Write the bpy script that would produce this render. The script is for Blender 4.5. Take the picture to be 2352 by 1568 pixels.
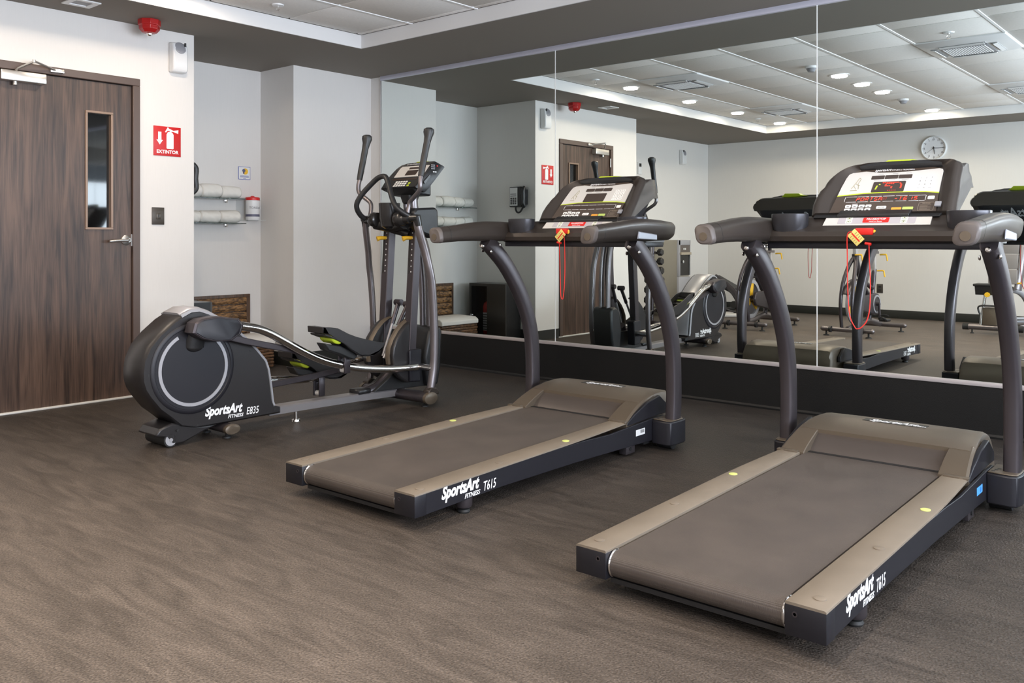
import bpy, bmesh, math, random
from mathutils import Vector, Matrix, noise
random.seed(7)
S = bpy.context.scene
for o in list(bpy.data.objects): bpy.data.objects.remove(o)
COL = S.collection
PI = math.pi

# ------------------------------------------------------------------ camera
YAW = 2.2765; FPX = 2041.17; H = 1.07
cd = bpy.data.cameras.new('camera'); cam = bpy.data.objects.new('camera', cd); COL.objects.link(cam)
cam.location = (0, 0, H); cam.rotation_euler = (PI/2, 0, YAW-PI/2)
cd.sensor_width = 36; cd.lens = 36*FPX/2352; cd.shift_y = -(784-547.88)/2352
cd.clip_start = 0.05; S.camera = cam
# ------------------------------------------------------------------ light & exposure
S.view_settings.view_transform = 'Standard'; S.view_settings.look = 'None'
S.view_settings.gamma = 1; S.view_settings.use_curve_mapping = False
S.view_settings.exposure = 0.0
w = bpy.data.worlds.new('world'); S.world = w; w.use_nodes = True
w.node_tree.nodes['Background'].inputs[0].default_value = (.72, .83, 1, 1)
w.node_tree.nodes['Background'].inputs[1].default_value = 1.5
WX = 2.6                                   # inner face of the window wall
la = bpy.data.lights.new('daylight', 'AREA'); la.shape = 'RECTANGLE'; la.size = 5.2; la.size_y = 1.7
la.energy = 590; la.color = (.80, .875, 1)
lo = bpy.data.objects.new('daylight', la); COL.objects.link(lo)
lo.location = (WX-.03, 1.9, 1.45); lo.rotation_euler = (PI/2+.85, 0, PI/2)
DOWN_W = 9.5

# ------------------------------------------------------------------ materials
def nt(m): return m.node_tree.nodes, m.node_tree.links
def M_(name, col, rough=.5, metal=0, spec=.5, emit=None, es=0, var=0, vscale=8, bump=0, bscale=300, rvar=0, coat=0, bmode='noise'):
    m = bpy.data.materials.new(name); m.use_nodes = True; N, L = nt(m); b = N['Principled BSDF']
    b.inputs['Base Color'].default_value = (*col, 1); b.inputs['Roughness'].default_value = rough
    b.inputs['Metallic'].default_value = metal; b.inputs['Specular IOR Level'].default_value = spec
    if coat: b.inputs['Coat Weight'].default_value = coat; b.inputs['Coat Roughness'].default_value = .1
    if emit: b.inputs['Emission Color'].default_value = (*emit, 1); b.inputs['Emission Strength'].default_value = es
    tc = N.new('ShaderNodeTexCoord')
    if var or rvar:
        n = N.new('ShaderNodeTexNoise'); n.inputs['Scale'].default_value = vscale; n.inputs['Detail'].default_value = 4
        L.new(tc.outputs['Object'], n.inputs['Vector'])
        if var:
            r = N.new('ShaderNodeValToRGB'); r.color_ramp.elements[0].position = .3; r.color_ramp.elements[1].position = .7
            r.color_ramp.elements[0].color = (*[c*(1-var) for c in col], 1); r.color_ramp.elements[1].color = (*[min(1, c*(1+var)) for c in col], 1)
            L.new(n.outputs['Fac'], r.inputs['Fac']); L.new(r.outputs[0], b.inputs['Base Color'])
        if rvar:
            mr = N.new('ShaderNodeMapRange'); mr.inputs['To Min'].default_value = rough-rvar; mr.inputs['To Max'].default_value = rough+rvar
            L.new(n.outputs['Fac'], mr.inputs['Value']); L.new(mr.outputs[0], b.inputs['Roughness'])
    if bump:
        bn = N.new('ShaderNodeBump'); bn.inputs['Strength'].default_value = bump; bn.inputs['Distance'].default_value = .001
        if bmode == 'noise':
            n2 = N.new('ShaderNodeTexNoise'); n2.inputs['Scale'].default_value = bscale; n2.inputs['Detail'].default_value = 2
            L.new(tc.outputs['Object'], n2.inputs['Vector']); L.new(n2.outputs['Fac'], bn.inputs['Height'])
        else:
            hs = []
            for d in ('X', 'Y') if bmode == 'weave' else ('X',):
                wv = N.new('ShaderNodeTexWave'); wv.bands_direction = d; wv.inputs['Scale'].default_value = bscale
                L.new(tc.outputs['Object'], wv.inputs['Vector']); hs.append(wv)
            if len(hs) == 2:
                mm = N.new('ShaderNodeMath'); mm.operation = 'MULTIPLY'; L.new(hs[0].outputs['Fac'], mm.inputs[0]); L.new(hs[1].outputs['Fac'], mm.inputs[1])
                L.new(mm.outputs[0], bn.inputs['Height'])
            else: L.new(hs[0].outputs['Fac'], bn.inputs['Height'])
        L.new(bn.outputs[0], b.inputs['Normal'])
    return m

def wall_mat(name, col):
    m = bpy.data.materials.new(name); m.use_nodes = True; N, L = nt(m); b = N['Principled BSDF']
    b.inputs['Roughness'].default_value = .75; b.inputs['Specular IOR Level'].default_value = .25
    tc = N.new('ShaderNodeTexCoord'); mp = N.new('ShaderNodeMapping'); mp.inputs['Scale'].default_value = (60, 60, 2.5)
    n = N.new('ShaderNodeTexNoise'); n.inputs['Scale'].default_value = 3; n.inputs['Detail'].default_value = 3
    L.new(tc.outputs['Object'], mp.inputs[0]); L.new(mp.outputs[0], n.inputs['Vector'])
    r = N.new('ShaderNodeValToRGB'); r.color_ramp.elements[0].position = .25; r.color_ramp.elements[1].position = .75
    r.color_ramp.elements[0].color = (*[c*.985 for c in col], 1); r.color_ramp.elements[1].color = (*[min(1, c*1.01) for c in col], 1)
    L.new(n.outputs['Fac'], r.inputs[0]); L.new(r.outputs[0], b.inputs['Base Color'])
    mp2 = N.new('ShaderNodeMapping'); mp2.inputs['Scale'].default_value = (400, 400, 30)
    n2 = N.new('ShaderNodeTexNoise'); n2.inputs['Scale'].default_value = 2
    L.new(tc.outputs['Object'], mp2.inputs[0]); L.new(mp2.outputs[0], n2.inputs['Vector'])
    bn = N.new('ShaderNodeBump'); bn.inputs['Strength'].default_value = .25; bn.inputs['Distance'].default_value = .0006
    L.new(n2.outputs['Fac'], bn.inputs['Height']); L.new(bn.outputs[0], b.inputs['Normal'])
    return m

def floor_mat():
    m = bpy.data.materials.new('rubber_floor'); m.use_nodes = True; N, L = nt(m); b = N['Principled BSDF']
    tc = N.new('ShaderNodeTexCoord')
    # long arching scuffs: distorted, stretched noise
    mp = N.new('ShaderNodeMapping'); mp.inputs['Rotation'].default_value = (0, 0, .45); mp.inputs['Scale'].default_value = (1.0, 5.0, 1)
    n1 = N.new('ShaderNodeTexNoise'); n1.inputs['Scale'].default_value = 2.6; n1.inputs['Detail'].default_value = 7; n1.inputs['Distortion'].default_value = 1.6
    L.new(tc.outputs['Object'], mp.inputs[0]); L.new(mp.outputs[0], n1.inputs['Vector'])
    n2 = N.new('ShaderNodeTexNoise'); n2.inputs['Scale'].default_value = 170; n2.inputs['Detail'].default_value = 3
    L.new(tc.outputs['Object'], n2.inputs['Vector'])
    r1 = N.new('ShaderNodeValToRGB'); e = r1.color_ramp.elements; e[0].position = .28; e[1].position = .74
    e[0].color = (.043, .0355, .0305, 1); e[1].color = (.083, .069, .060, 1)
    L.new(n1.outputs['Fac'], r1.inputs[0])
    r2 = N.new('ShaderNodeValToRGB'); e = r2.color_ramp.elements; e[0].position = .3; e[1].position = .72
    e[0].color = (.50, .50, .50, 1); e[1].color = (1.6, 1.57, 1.5, 1)
    L.new(n2.outputs['Fac'], r2.inputs[0])
    mx = N.new('ShaderNodeMixRGB'); mx.blend_type = 'MULTIPLY'; mx.inputs[0].default_value = 1
    L.new(r1.outputs[0], mx.inputs[1]); L.new(r2.outputs[0], mx.inputs[2])
    # lamp falloff painted into the colour: brighter open foreground, darker by the machines
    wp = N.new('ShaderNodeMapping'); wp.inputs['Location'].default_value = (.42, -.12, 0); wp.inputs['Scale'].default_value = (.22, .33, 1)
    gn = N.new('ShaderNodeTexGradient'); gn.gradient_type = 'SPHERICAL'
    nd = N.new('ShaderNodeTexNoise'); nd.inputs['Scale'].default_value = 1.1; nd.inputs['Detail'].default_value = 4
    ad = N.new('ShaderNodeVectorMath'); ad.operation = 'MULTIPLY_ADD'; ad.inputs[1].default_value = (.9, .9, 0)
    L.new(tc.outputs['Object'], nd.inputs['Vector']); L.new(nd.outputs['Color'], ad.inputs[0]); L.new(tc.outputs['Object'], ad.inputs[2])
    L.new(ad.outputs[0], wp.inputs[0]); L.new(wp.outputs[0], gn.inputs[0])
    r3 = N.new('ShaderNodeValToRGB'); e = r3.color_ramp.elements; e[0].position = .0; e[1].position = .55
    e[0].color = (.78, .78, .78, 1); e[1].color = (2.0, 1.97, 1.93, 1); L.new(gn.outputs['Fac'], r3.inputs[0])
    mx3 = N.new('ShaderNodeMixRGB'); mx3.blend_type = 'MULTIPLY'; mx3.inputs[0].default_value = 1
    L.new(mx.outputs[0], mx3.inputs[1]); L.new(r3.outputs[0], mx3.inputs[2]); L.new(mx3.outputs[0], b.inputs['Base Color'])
    mr = N.new('ShaderNodeMapRange'); mr.inputs['To Min'].default_value = .44; mr.inputs['To Max'].default_value = .62
    L.new(n1.outputs['Fac'], mr.inputs['Value']); L.new(mr.outputs[0], b.inputs['Roughness'])
    v = N.new('ShaderNodeTexVoronoi'); v.inputs['Scale'].default_value = 150
    L.new(tc.outputs['Object'], v.inputs['Vector'])
    bn = N.new('ShaderNodeBump'); bn.inputs['Strength'].default_value = 1; bn.inputs['Distance'].default_value = .002
    L.new(v.outputs['Distance'], bn.inputs['Height']); L.new(bn.outputs[0], b.inputs['Normal'])
    b.inputs['Specular IOR Level'].default_value = .3
    return m

def wood_mat(name, c0, c1, scale=1.0):
    m = bpy.data.materials.new(name); m.use_nodes = True; N, L = nt(m); b = N['Principled BSDF']
    tc = N.new('ShaderNodeTexCoord'); mp = N.new('ShaderNodeMapping'); mp.inputs['Scale'].default_value = (14*scale, 14*scale, .9*scale)
    L.new(tc.outputs['Object'], mp.inputs[0])
    n = N.new('ShaderNodeTexNoise'); n.inputs['Scale'].default_value = 1.3; n.inputs['Detail'].default_value = 6; n.inputs['Distortion'].default_value = 1.2
    L.new(mp.outputs[0], n.inputs['Vector'])
    mp2 = N.new('ShaderNodeMapping'); mp2.inputs['Scale'].default_value = (90*scale, 90*scale, 3*scale)
    L.new(tc.outputs['Object'], mp2.inputs[0])
    n2 = N.new('ShaderNodeTexNoise'); n2.inputs['Scale'].default_value = 2; n2.inputs['Detail'].default_value = 3
    L.new(mp2.outputs[0], n2.inputs['Vector'])
    mxf = N.new('ShaderNodeMath'); mxf.operation = 'MULTIPLY_ADD'; mxf.inputs[1].default_value = .35
    mu = N.new('ShaderNodeMath'); mu.operation = 'MULTIPLY'; mu.inputs[1].default_value = .65
    L.new(n.outputs['Fac'], mu.inputs[0]); L.new(n2.outputs['Fac'], mxf.inputs[0]); L.new(mu.outputs[0], mxf.inputs[2])
    r = N.new('ShaderNodeValToRGB'); e = r.color_ramp.elements; e[0].position = .36; e[1].position = .64
    e[0].color = (*c0, 1); e[1].color = (*c1, 1)
    L.new(mxf.outputs[0], r.inputs[0]); L.new(r.outputs[0], b.inputs['Base Color'])
    b.inputs['Roughness'].default_value = .42
    return m

def wicker_mat(name, c0, c1):
    m = bpy.data.materials.new(name); m.use_nodes = True; N, L = nt(m); b = N['Principled BSDF']
    tc = N.new('ShaderNodeTexCoord'); mp = N.new('ShaderNodeMapping'); mp.inputs['Scale'].default_value = (40, 14, 45)
    L.new(tc.outputs['Object'], mp.inputs[0])
    n = N.new('ShaderNodeTexNoise'); n.inputs['Scale'].default_value = 2; n.inputs['Detail'].default_value = 3; L.new(mp.outputs[0], n.inputs['Vector'])
    r = N.new('ShaderNodeValToRGB'); e = r.color_ramp.elements; e[0].position = .38; e[1].position = .66; e[0].color = (*c0, 1); e[1].color = (*c1, 1)
    L.new(n.outputs['Fac'], r.inputs[0]); L.new(r.outputs[0], b.inputs['Base Color'])
    bn = N.new('ShaderNodeBump'); bn.inputs['Strength'].default_value = .8; bn.inputs['Distance'].default_value = .003
    L.new(n.outputs['Fac'], bn.inputs['Height']); L.new(bn.outputs[0], b.inputs['Normal']); b.inputs['Roughness'].default_value = .5
    return m

wallm = wall_mat('wall_vinyl', (.74, .715, .685))
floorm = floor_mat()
soffitm = M_('soffit_paint', (.215, .188, .160), .8, bump=.2, bscale=400)
whitem = M_('white_paint', (.72, .71, .70), .55)
tilem = M_('ceiling_tile', (.88, .85, .81), .9, bump=.4, bscale=500, var=.03, vscale=60)
tbar = M_('tbar_white', (.92, .92, .92), .4)
dadom = M_('black_rubber_skirt', (.008, .008, .008), .42, bump=.8, bscale=260)
alum = M_('brushed_aluminium', (.62, .60, .60), .38, .6)
walnut = wood_mat('walnut_veneer', (.026, .015, .011), (.125, .076, .054))
framem = M_('brown_metal_frame', (.10, .068, .056), .42)
satin = M_('satin_nickel', (.62, .60, .57), .3, .9)
chrome = M_('chrome', (.78, .76, .74), .12, 1)
gun = M_('gunmetal_tube', (.20, .18, .185), .32, .75, rvar=.04, vscale=40)
gunm = M_('gunmetal_matt', (.072, .062, .068), .33, .55, bump=.08, bscale=700)
plast = M_('charcoal_plastic', (.054, .044, .038), .30, .35, bump=.12, bscale=900, rvar=.04, vscale=5)
plastl = M_('bronze_grey_plastic', (.120, .094, .068), .4, .25, bump=.1, bscale=900, rvar=.05, vscale=4)
railm = M_('rail_plastic', (.190, .155, .118), .5, bump=.15, bscale=900, var=.10, vscale=5, rvar=.06)
black = M_('black_plastic', (.018, .018, .019), .4, bump=.1, bscale=800)
sidem = M_('side_cover_paint', (.012, .0115, .016), .46, .1, bump=.08, bscale=900)
cupm = M_('cup_satin', (.050, .050, .057), .28, .5)
shellm = M_('housing_black', (.026, .024, .025), .34, .2, bump=.1, bscale=900)
railst = M_('rail_steel', (.30, .285, .29), .36, .55)
gloss = M_('gloss_black', (.02, .019, .019), .22)
beltm = M_('running_belt', (.080, .064, .054), .5, bump=.9, bscale=110, bmode='weave', var=.14, vscale=6)
greyp = M_('grey_plastic', (.30, .30, .32), .45)
silv = M_('silver_paint', (.42, .42, .45), .35, .3)
lime = M_('lime_plastic', (.55, .68, .04), .4)
yel = M_('yellow_plastic', (.85, .50, .03), .4)
red = M_('red_plastic', (.72, .02, .015), .4)
redsig = M_('sign_red', (.56, .012, .012), .45)
wplas = M_('white_plastic', (.78, .78, .78), .35)
offw = M_('cover_white', (.70, .68, .66), .4)
panw = M_('overlay_white', (.66, .64, .61), .35)
pand = M_('overlay_brown', (.075, .055, .043), .35)
panw2 = M_('overlay_lilac', (.50, .47, .50), .4)
wind = M_('display_window', (.055, .038, .030), .25)
keyw = M_('key_white', (.90, .89, .86), .4)
ink = M_('print_black', (.02, .02, .02), .5)
inkw = M_('print_white', (.85, .85, .86), .5)
ledr = M_('led_red', (.5, .02, .01), .5, emit=(1, .06, .03), es=1.6)
ledg = M_('led_green', (.3, .5, .02), .5, emit=(.65, .85, .05), es=1.2)
ledd = M_('led_red_dim', (.25, .03, .02), .5, emit=(1, .08, .05), es=.25)
orng = M_('key_orange', (.85, .36, .05), .4)
towel = M_('towel_cotton', (.80, .77, .71), .95, bump=1, bscale=160)
cloth = M_('liner_cloth', (.78, .75, .71), .9, bump=.6, bscale=60)
wick = wicker_mat('wicker_dark', (.035, .018, .010), (.22, .11, .05))
wickl = wicker_mat('wicker_light', (.055, .026, .009), (.30, .155, .055))
wfr = wood_mat('dark_wood_frame', (.03, .016, .008), (.12, .06, .03), 2)
steel = M_('steel_side', (.42, .39, .33), .4, .5)
cabg = M_('cabinet_glass', (.03, .03, .03), .05, spec=.5); cabg.node_tree.nodes['Principled BSDF'].inputs['Alpha'].default_value = .25
acry = M_('clear_acrylic', (.8, .85, .85), .1); acry.node_tree.nodes['Principled BSDF'].inputs['Alpha'].default_value = .22
glassm = M_('shelf_glass', (.30, .38, .35), .06, 0); glassm.node_tree.nodes['Principled BSDF'].inputs['Transmission Weight'].default_value = .8
vinyl = M_('grey_upholstery', (.24, .215, .20), .55, bump=.3, bscale=300)
blu = M_('label_blue', (.10, .38, .85), .4)
cord = M_('red_cord', (.70, .03, .02), .6)
tagm = M_('tag_yellow', (.80, .66, .20), .5)
rubber = M_('black_rubber', (.014, .014, .014), .6)
darkb = M_('dark_bronze_plate', (.075, .063, .052), .4, .3)
irr = M_('iron_hex', (.035, .033, .033), .5, .2)
doorglass = M_('vision_glass', (.02, .02, .02), .04, spec=.8); doorglass.node_tree.nodes['Principled BSDF'].inputs['Transmission Weight'].default_value = .75
mirm = bpy.data.materials.new('mirror_silver'); mirm.use_nodes = True
_b = mirm.node_tree.nodes['Principled BSDF']; _b.inputs['Base Color'].default_value = (.80, .855, .835, 1); _b.inputs['Metallic'].default_value = 1; _b.inputs['Roughness'].default_value = 0
lensm = M_('lamp_lens', (1, 1, 1), .5, emit=(1, .88, .74), es=38)

# ------------------------------------------------------------------ geometry helpers
class MB:
    def __init__(s): s.bm = bmesh.new()
    def quad(s, *ps):
        return s.bm.faces.new([s.bm.verts.new(p) for p in ps])
    def box(s, c, d, rot=None, bev=0, seg=2):
        r = bmesh.ops.create_cube(s.bm, size=1); vs = r['verts']
        bmesh.ops.scale(s.bm, vec=d, verts=vs)
        if bev:
            es = list({e for v in vs for e in v.link_edges})
            rr = bmesh.ops.bevel(s.bm, geom=es, offset=bev, segments=seg, affect='EDGES', profile=.5)
            vs = list({v for f in rr['faces'] for v in f.verts} | {v for v in vs if v.is_valid})
        if rot is not None: bmesh.ops.rotate(s.bm, cent=(0, 0, 0), matrix=rot if isinstance(rot, Matrix) else Matrix.Rotation(rot[1], 3, rot[0]), verts=vs)
        bmesh.ops.translate(s.bm, vec=c, verts=vs); return s
    def b2(s, a, b, bev=0):
        return s.box([(a[i]+b[i])/2 for i in range(3)], [abs(a[i]-b[i]) for i in range(3)], bev=bev)
    def loft(s, rings, cap=True, closed=True):
        R = [[s.bm.verts.new(p) for p in r] for r in rings]; n = len(R[0])
        for a, b in zip(R, R[1:]):
            for i in range(n if closed else n-1):
                j = (i+1) % n
                try: s.bm.faces.new((a[i], a[j], b[j], b[i]))
                except ValueError: pass
        if cap and closed:
            s.bm.faces.new(R[0][::-1]); s.bm.faces.new(R[-1])
        return s
    def prism(s, poly, ax, a, b):
        def P(p, t):
            q = list(p); q.insert(ax, t); return q
        return s.loft([[P(p, a) for p in poly], [P(p, b) for p in poly]])
    def tube(s, pts, r, seg=14, rz=None, cap=True, up=(0, 0, 1), sm=0):
        pts = [Vector(p) for p in pts]
        if sm: pts = smooth(pts, sm)
        n = len(pts); rs = r if isinstance(r, (list, tuple)) else [r]*n
        if len(rs) != n: rs = [rs[0]+(rs[-1]-rs[0])*i/(n-1) for i in range(n)]
        rings = []; prev = None
        for i, p in enumerate(pts):
            t = (pts[min(i+1, n-1)]-pts[max(i-1, 0)]).normalized()
            if prev is None:
                u = Vector(up); u = (u-t*u.dot(t))
                if u.length < 1e-3: u = Vector((1, 0, 0)); u = u-t*u.dot(t)
            else: u = prev-t*prev.dot(t)
            u.normalize(); prev = u; v = t.cross(u)
            k = rz/r if (rz and not isinstance(r, (list, tuple))) else (1 if not rz else rz)
            rings.append([p+u*math.cos(2*PI*j/seg)*rs[i]*k+v*math.sin(2*PI*j/seg)*rs[i] for j in range(seg)])
        return s.loft(rings, cap)
    def cyl(s, a, b, r, seg=20, r2=None):
        return s.tube([a, b], [r, r if r2 is None else r2], seg)
    def lathe(s, prof, c=(0, 0, 0), axis=(0, 0, 1), seg=28):
        q = Vector((0, 0, 1)).rotation_difference(Vector(axis)); c = Vector(c)
        rings = [[c+q @ Vector((max(r, 1e-5)*math.cos(2*PI*j/seg), max(r, 1e-5)*math.sin(2*PI*j/seg), h)) for j in range(seg)] for r, h in prof]
        return s.loft(rings)
    def ell(s, c, d, seg=16):
        r = bmesh.ops.create_uvsphere(s.bm, u_segments=seg, v_segments=seg//2+2, radius=1); vs = r['verts']
        bmesh.ops.scale(s.bm, vec=d, verts=vs); bmesh.ops.translate(s.bm, vec=c, verts=vs); return s
    def xf(s, m): bmesh.ops.transform(s.bm, matrix=m, verts=s.bm.verts); return s
def smooth(pts, k):
    pts = [Vector(p) for p in pts]; out = []
    n = len(pts)
    for i in range(n-1):
        p0, p1, p2, p3 = pts[max(i-1, 0)], pts[i], pts[i+1], pts[min(i+2, n-1)]
        for j in range(k):
            t = j/k; out.append(.5*((2*p1)+(-p0+p2)*t+(2*p0-5*p1+4*p2-p3)*t*t+(-p0+3*p1-3*p2+p3)*t**3))
    out.append(pts[-1]); return out
def rrect(w, h, r, n=5, cx=0, cy=0):
    o = []
    for sx, sy, a0 in ((1, 1, 0), (-1, 1, PI/2), (-1, -1, PI), (1, -1, 3*PI/2)):
        for i in range(n+1):
            a = a0+PI/2*i/n; o.append((cx+sx*(w/2-r)+r*math.cos(a), cy+sy*(h/2-r)+r*math.sin(a)))
    return o

ORG = Vector((0, 0, 0))
def obj(name, mb, mat, parent=None, bev=0, flat=False, ang=38, label=None):
    me = bpy.data.meshes.new(name); bm = mb.bm
    if parent is not None and mb.__dict__.get('world', True) and ORG.length: bmesh.ops.translate(bm, vec=-ORG, verts=bm.verts)
    bmesh.ops.recalc_face_normals(bm, faces=bm.faces)
    bm.to_mesh(me); bm.free(); me.materials.append(mat)
    if not flat:
        for p in me.polygons: p.use_smooth = True
        me.set_sharp_from_angle(angle=math.radians(ang))
    o = bpy.data.objects.new(name, me); COL.objects.link(o)
    if parent is not None: o.parent = parent
    if bev:
        md = o.modifiers.new('bevel', 'BEVEL'); md.width = bev; md.segments = 2; md.limit_method = 'ANGLE'; md.angle_limit = math.radians(40)
    if label: o['label'] = label
    return o
def tag(o, label, cat, group=None):
    o['label'] = label; o['category'] = cat
    if group: o['group'] = group
    return o
def thing(name, label, cat, loc=(0, 0, 0), rz=0, group=None):
    o = bpy.data.objects.new(name, None); COL.objects.link(o); o.location = loc; o.rotation_euler = (0, 0, rz)
    return tag(o, label, cat, group)
def struct(name, mb, mat, **k):
    o = obj(name, mb, mat, **k); o['kind'] = 'structure'; return o
def center(o):
    """move a top-level mesh object's origin to its own centre-bottom"""
    me = o.data; xs = [v.co for v in me.vertices]
    c = Vector(((min(v.x for v in xs)+max(v.x for v in xs))/2, (min(v.y for v in xs)+max(v.y for v in xs))/2, min(v.z for v in xs)))
    me.transform(Matrix.Translation(-c)); o.location = Vector(o.location)+c; return o
def copy_tree(o, parent=None):
    c = o.copy(); COL.objects.link(c)
    if parent is not None: c.parent = parent; c.matrix_parent_inverse = o.matrix_parent_inverse
    for ch in list(o.children): copy_tree(ch, c)
    return c

def text(s, size, org, X, Y, bold=0, shear=0, thick=.0008, align='LEFT', sx=1, track=1):
    """MB holding a line of lettering: baseline start org, X = reading direction, Y = up"""
    cu = bpy.data.curves.new('t', 'FONT'); cu.body = s; cu.size = size; cu.offset = bold*size; cu.extrude = thick/2; cu.align_x = align
    cu.resolution_u = 3; cu.shear = shear; cu.space_character = track
    o = bpy.data.objects.new('t', cu); COL.objects.link(o)
    dg = bpy.context.evaluated_depsgraph_get(); me = bpy.data.meshes.new_from_object(o.evaluated_get(dg))
    bpy.data.objects.remove(o); bpy.data.curves.remove(cu)
    X = Vector(X).normalized(); Y = Vector(Y).normalized(); Z = X.cross(Y)
    m = Matrix(((X.x*sx, Y.x, Z.x, org[0]), (X.y*sx, Y.y, Z.y, org[1]), (X.z*sx, Y.z, Z.z, org[2]), (0, 0, 0, 1)))
    me.transform(m); mb = MB(); mb.bm.from_mesh(me); bpy.data.meshes.remove(me); return mb
def merge(a, b):
    me = bpy.data.meshes.new('x'); b.bm.to_mesh(me); a.bm.from_mesh(me); bpy.data.meshes.remove(me); b.bm.free(); return a

# ================================================================== ROOM SHELL
XD, XA, XP, XR = -5.85, -6.68, -6.205, -6.61
YM, YA, YP, YR, YB = 5.309, 3.36, 4.467, 1.41, -1.83
ZC, ZT = 2.52, 2.62
DY0, DY1, DZ = 1.93, 2.955, 2.152        # door opening incl. frame
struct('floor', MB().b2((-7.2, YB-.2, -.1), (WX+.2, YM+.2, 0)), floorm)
def wallbox(a, b): return MB().b2(a, b)
struct('wall_front', MB().b2((XP-.6, YM, 0), (WX+.2, YM+.15, ZC+.15)), wallm)
struct('wall_back', MB().b2((XR-.2, YB-.15, 0), (WX+.2, YB, ZC+.15)), wallm)
m = MB()  # door wall with the opening for the door
m.b2((XD-.12, YR, 0), (XD, DY0+.04, ZC)); m.b2((XD-.12, DY1-.04, 0), (XD, YA, ZC)); m.b2((XD-.12, DY0+.04, DZ-.04), (XD, DY1-.04, ZC))
struct('wall_left', m, wallm)
m = MB(); m.b2((XA-.12, YA-.12, 0), (XD-.12, YA, ZC)); m.b2((XA-.12, YA, 0), (XA, YP, ZC)); m.b2((XA-.12, YP, 0), (XP, YM, ZC))
struct('wall_alcove', m, wallm)
m = MB(); m.b2((XR-.12, YR, 0), (XD-.12, YR+.12, ZC)); m.b2((XR-.12, YB-.15, 0), (XR, YR, ZC))
struct('wall_recess', m, wallm)
# window wall, right of the camera
m = MB(); WY0, WY1, WZ0, WZ1 = -.7, 4.5, .6, 2.3
m.b2((WX, YB-.15, 0), (WX+.15, WY0, ZC+.1)); m.b2((WX, WY1, 0), (WX+.15, YM+.15, ZC+.1)); m.b2((WX, WY0, 0), (WX+.15, WY1, WZ0)); m.b2((WX, WY0, WZ1), (WX+.15, WY1, ZC+.1))
struct('wall_right', m, wallm)
m = MB()
for y in (WY0, WY0+1.3, WY0+2.6, WY0+3.9, WY1): m.b2((WX+.05, y-.02, WZ0), (WX+.09, y+.02, WZ1))
m.b2((WX+.05, WY0, WZ0), (WX+.09, WY1, WZ0+.04)); m.b2((WX+.05, WY0, WZ1-.04), (WX+.09, WY1, WZ1))
struct('window_1', m, alum)
# ceiling: dark soffit round a raised tray of tiles
TX0, TX1, TY0, TY1 = -5.283, 1.7, -.995, 4.424
m = MB()
m.b2((-7.2, YB-.2, ZC), (TX0, YM+.2, ZC+.3)); m.b2((TX1, YB-.2, ZC), (WX+.2, YM+.2, ZC+.3))
m.b2((TX0, TY1, ZC), (TX1, YM+.2, ZC+.3)); m.b2((TX0, YB-.2, ZC), (TX1, TY0, ZC+.3))
struct('ceiling_soffit', m, soffitm)
m = MB(); t = .012   # white fascia lining the tray
m.b2((TX0, TY0, ZC-.001), (TX0+t, TY1, ZT)); m.b2((TX1-t, TY0, ZC-.001), (TX1, TY1, ZT)); m.b2((TX0+t, TY1-t, ZC-.001), (TX1-t, TY1, ZT)); m.b2((TX0+t, TY0, ZC-.001), (TX1-t, TY0+t, ZT))
struct('trim_1', m, whitem)
# tile grid: lines at x = -2.79 + .64 k (bars along y), y = 3.13 - .612 k
GX, GY = .6405, .6125
gx = [-2.79+GX*k for k in range(-4, 8)]; gy = [3.135+GY*k for k in range(-7, 3)]
struct('ceiling_backing', MB().b2((TX0+t, TY0+t, ZT+.012), (TX1-t, TY1-t, ZT+.1)), M_('gap_shade_grey', (.12, .115, .11), .8))  # dark tone paints the shadow lines into the tile gaps along x
m = MB()
# 
for x in gx:
    if TX0+.05 < x < TX1-.05: m.b2((x-.010, TY0+t, ZT-.004), (x+.010, TY1-t, ZT+.02))
struct('ceiling_grid', m, tbar)
casss = [(-1, 0), ]
xs = [TX0+t]+[x for x in gx if TX0+.05 < x < TX1-.05]+[TX1-t]; ys = [TY0+t]+[y for y in gy if TY0+.05 < y < TY1-.05]+[TY1-t]
m = MB()
for i in range(len(xs)-1):
    for j in range(len(ys)-1):
        m.b2((xs[i]+.011, ys[j]+.0075, ZT), (xs[i+1]-.011, ys[j+1]-.0075, ZT+.02), bev=.0025)
struct('ceiling', m, tilem)
# mirror wall dado, ledge, head trim
LZ = .293
m = MB(); m.b2((XP, YM-.012, 0), (WX, YM, LZ-.018))
m.prism([(YM-.012, .02), (YM-.016, .008), (YM-.03, 0), (YM-.012, 0)], 0, XP, WX)
struct('baseboard_front', m, dadom)
struct('trim_2', MB().b2((-6.06, YM-.022, LZ-.02), (WX, YM, LZ+.004), bev=.002), M_('ledge_trim', (.60, .54, .53), .35, .3))
struct('trim_3', MB().b2((-6.06, YM-.02, ZC-.036), (WX, YM, ZC), bev=.001), M_('head_trim', (.62, .62, .72), .4, .3))
struct('trim_4', MB().b2((-6.07, YM-.012, LZ), (-6.056, YM, ZC-.03), bev=.001), alum)
seams = [-6.054, -4.089, -2.087, -.085, 1.9, WX-.02]
for i in range(5):
    a, b = seams[i], seams[i+1]
    o = obj('wall_mirror', MB().b2((a+.0025, YM-.008, LZ+.004), (b-.0025, YM-.001, ZC-.036)), mirm, flat=True)
    tag(center(o), ['leftmost tall wall mirror panel, behind the elliptical', 'middle tall wall mirror panel, behind the left treadmill', 'right tall wall mirror panel, behind the right treadmill and showing the clock',
        'wall mirror panel beyond the right edge of the photo', 'last wall mirror panel beside the window wall'][i], 'mirror', 'frameless mirror panels along the front wall')
m = MB()
for xx in seams[1:5]: m.b2((xx-.0026, YM-.0095, LZ+.004), (xx+.0026, YM-.001, ZC-.036))
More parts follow.
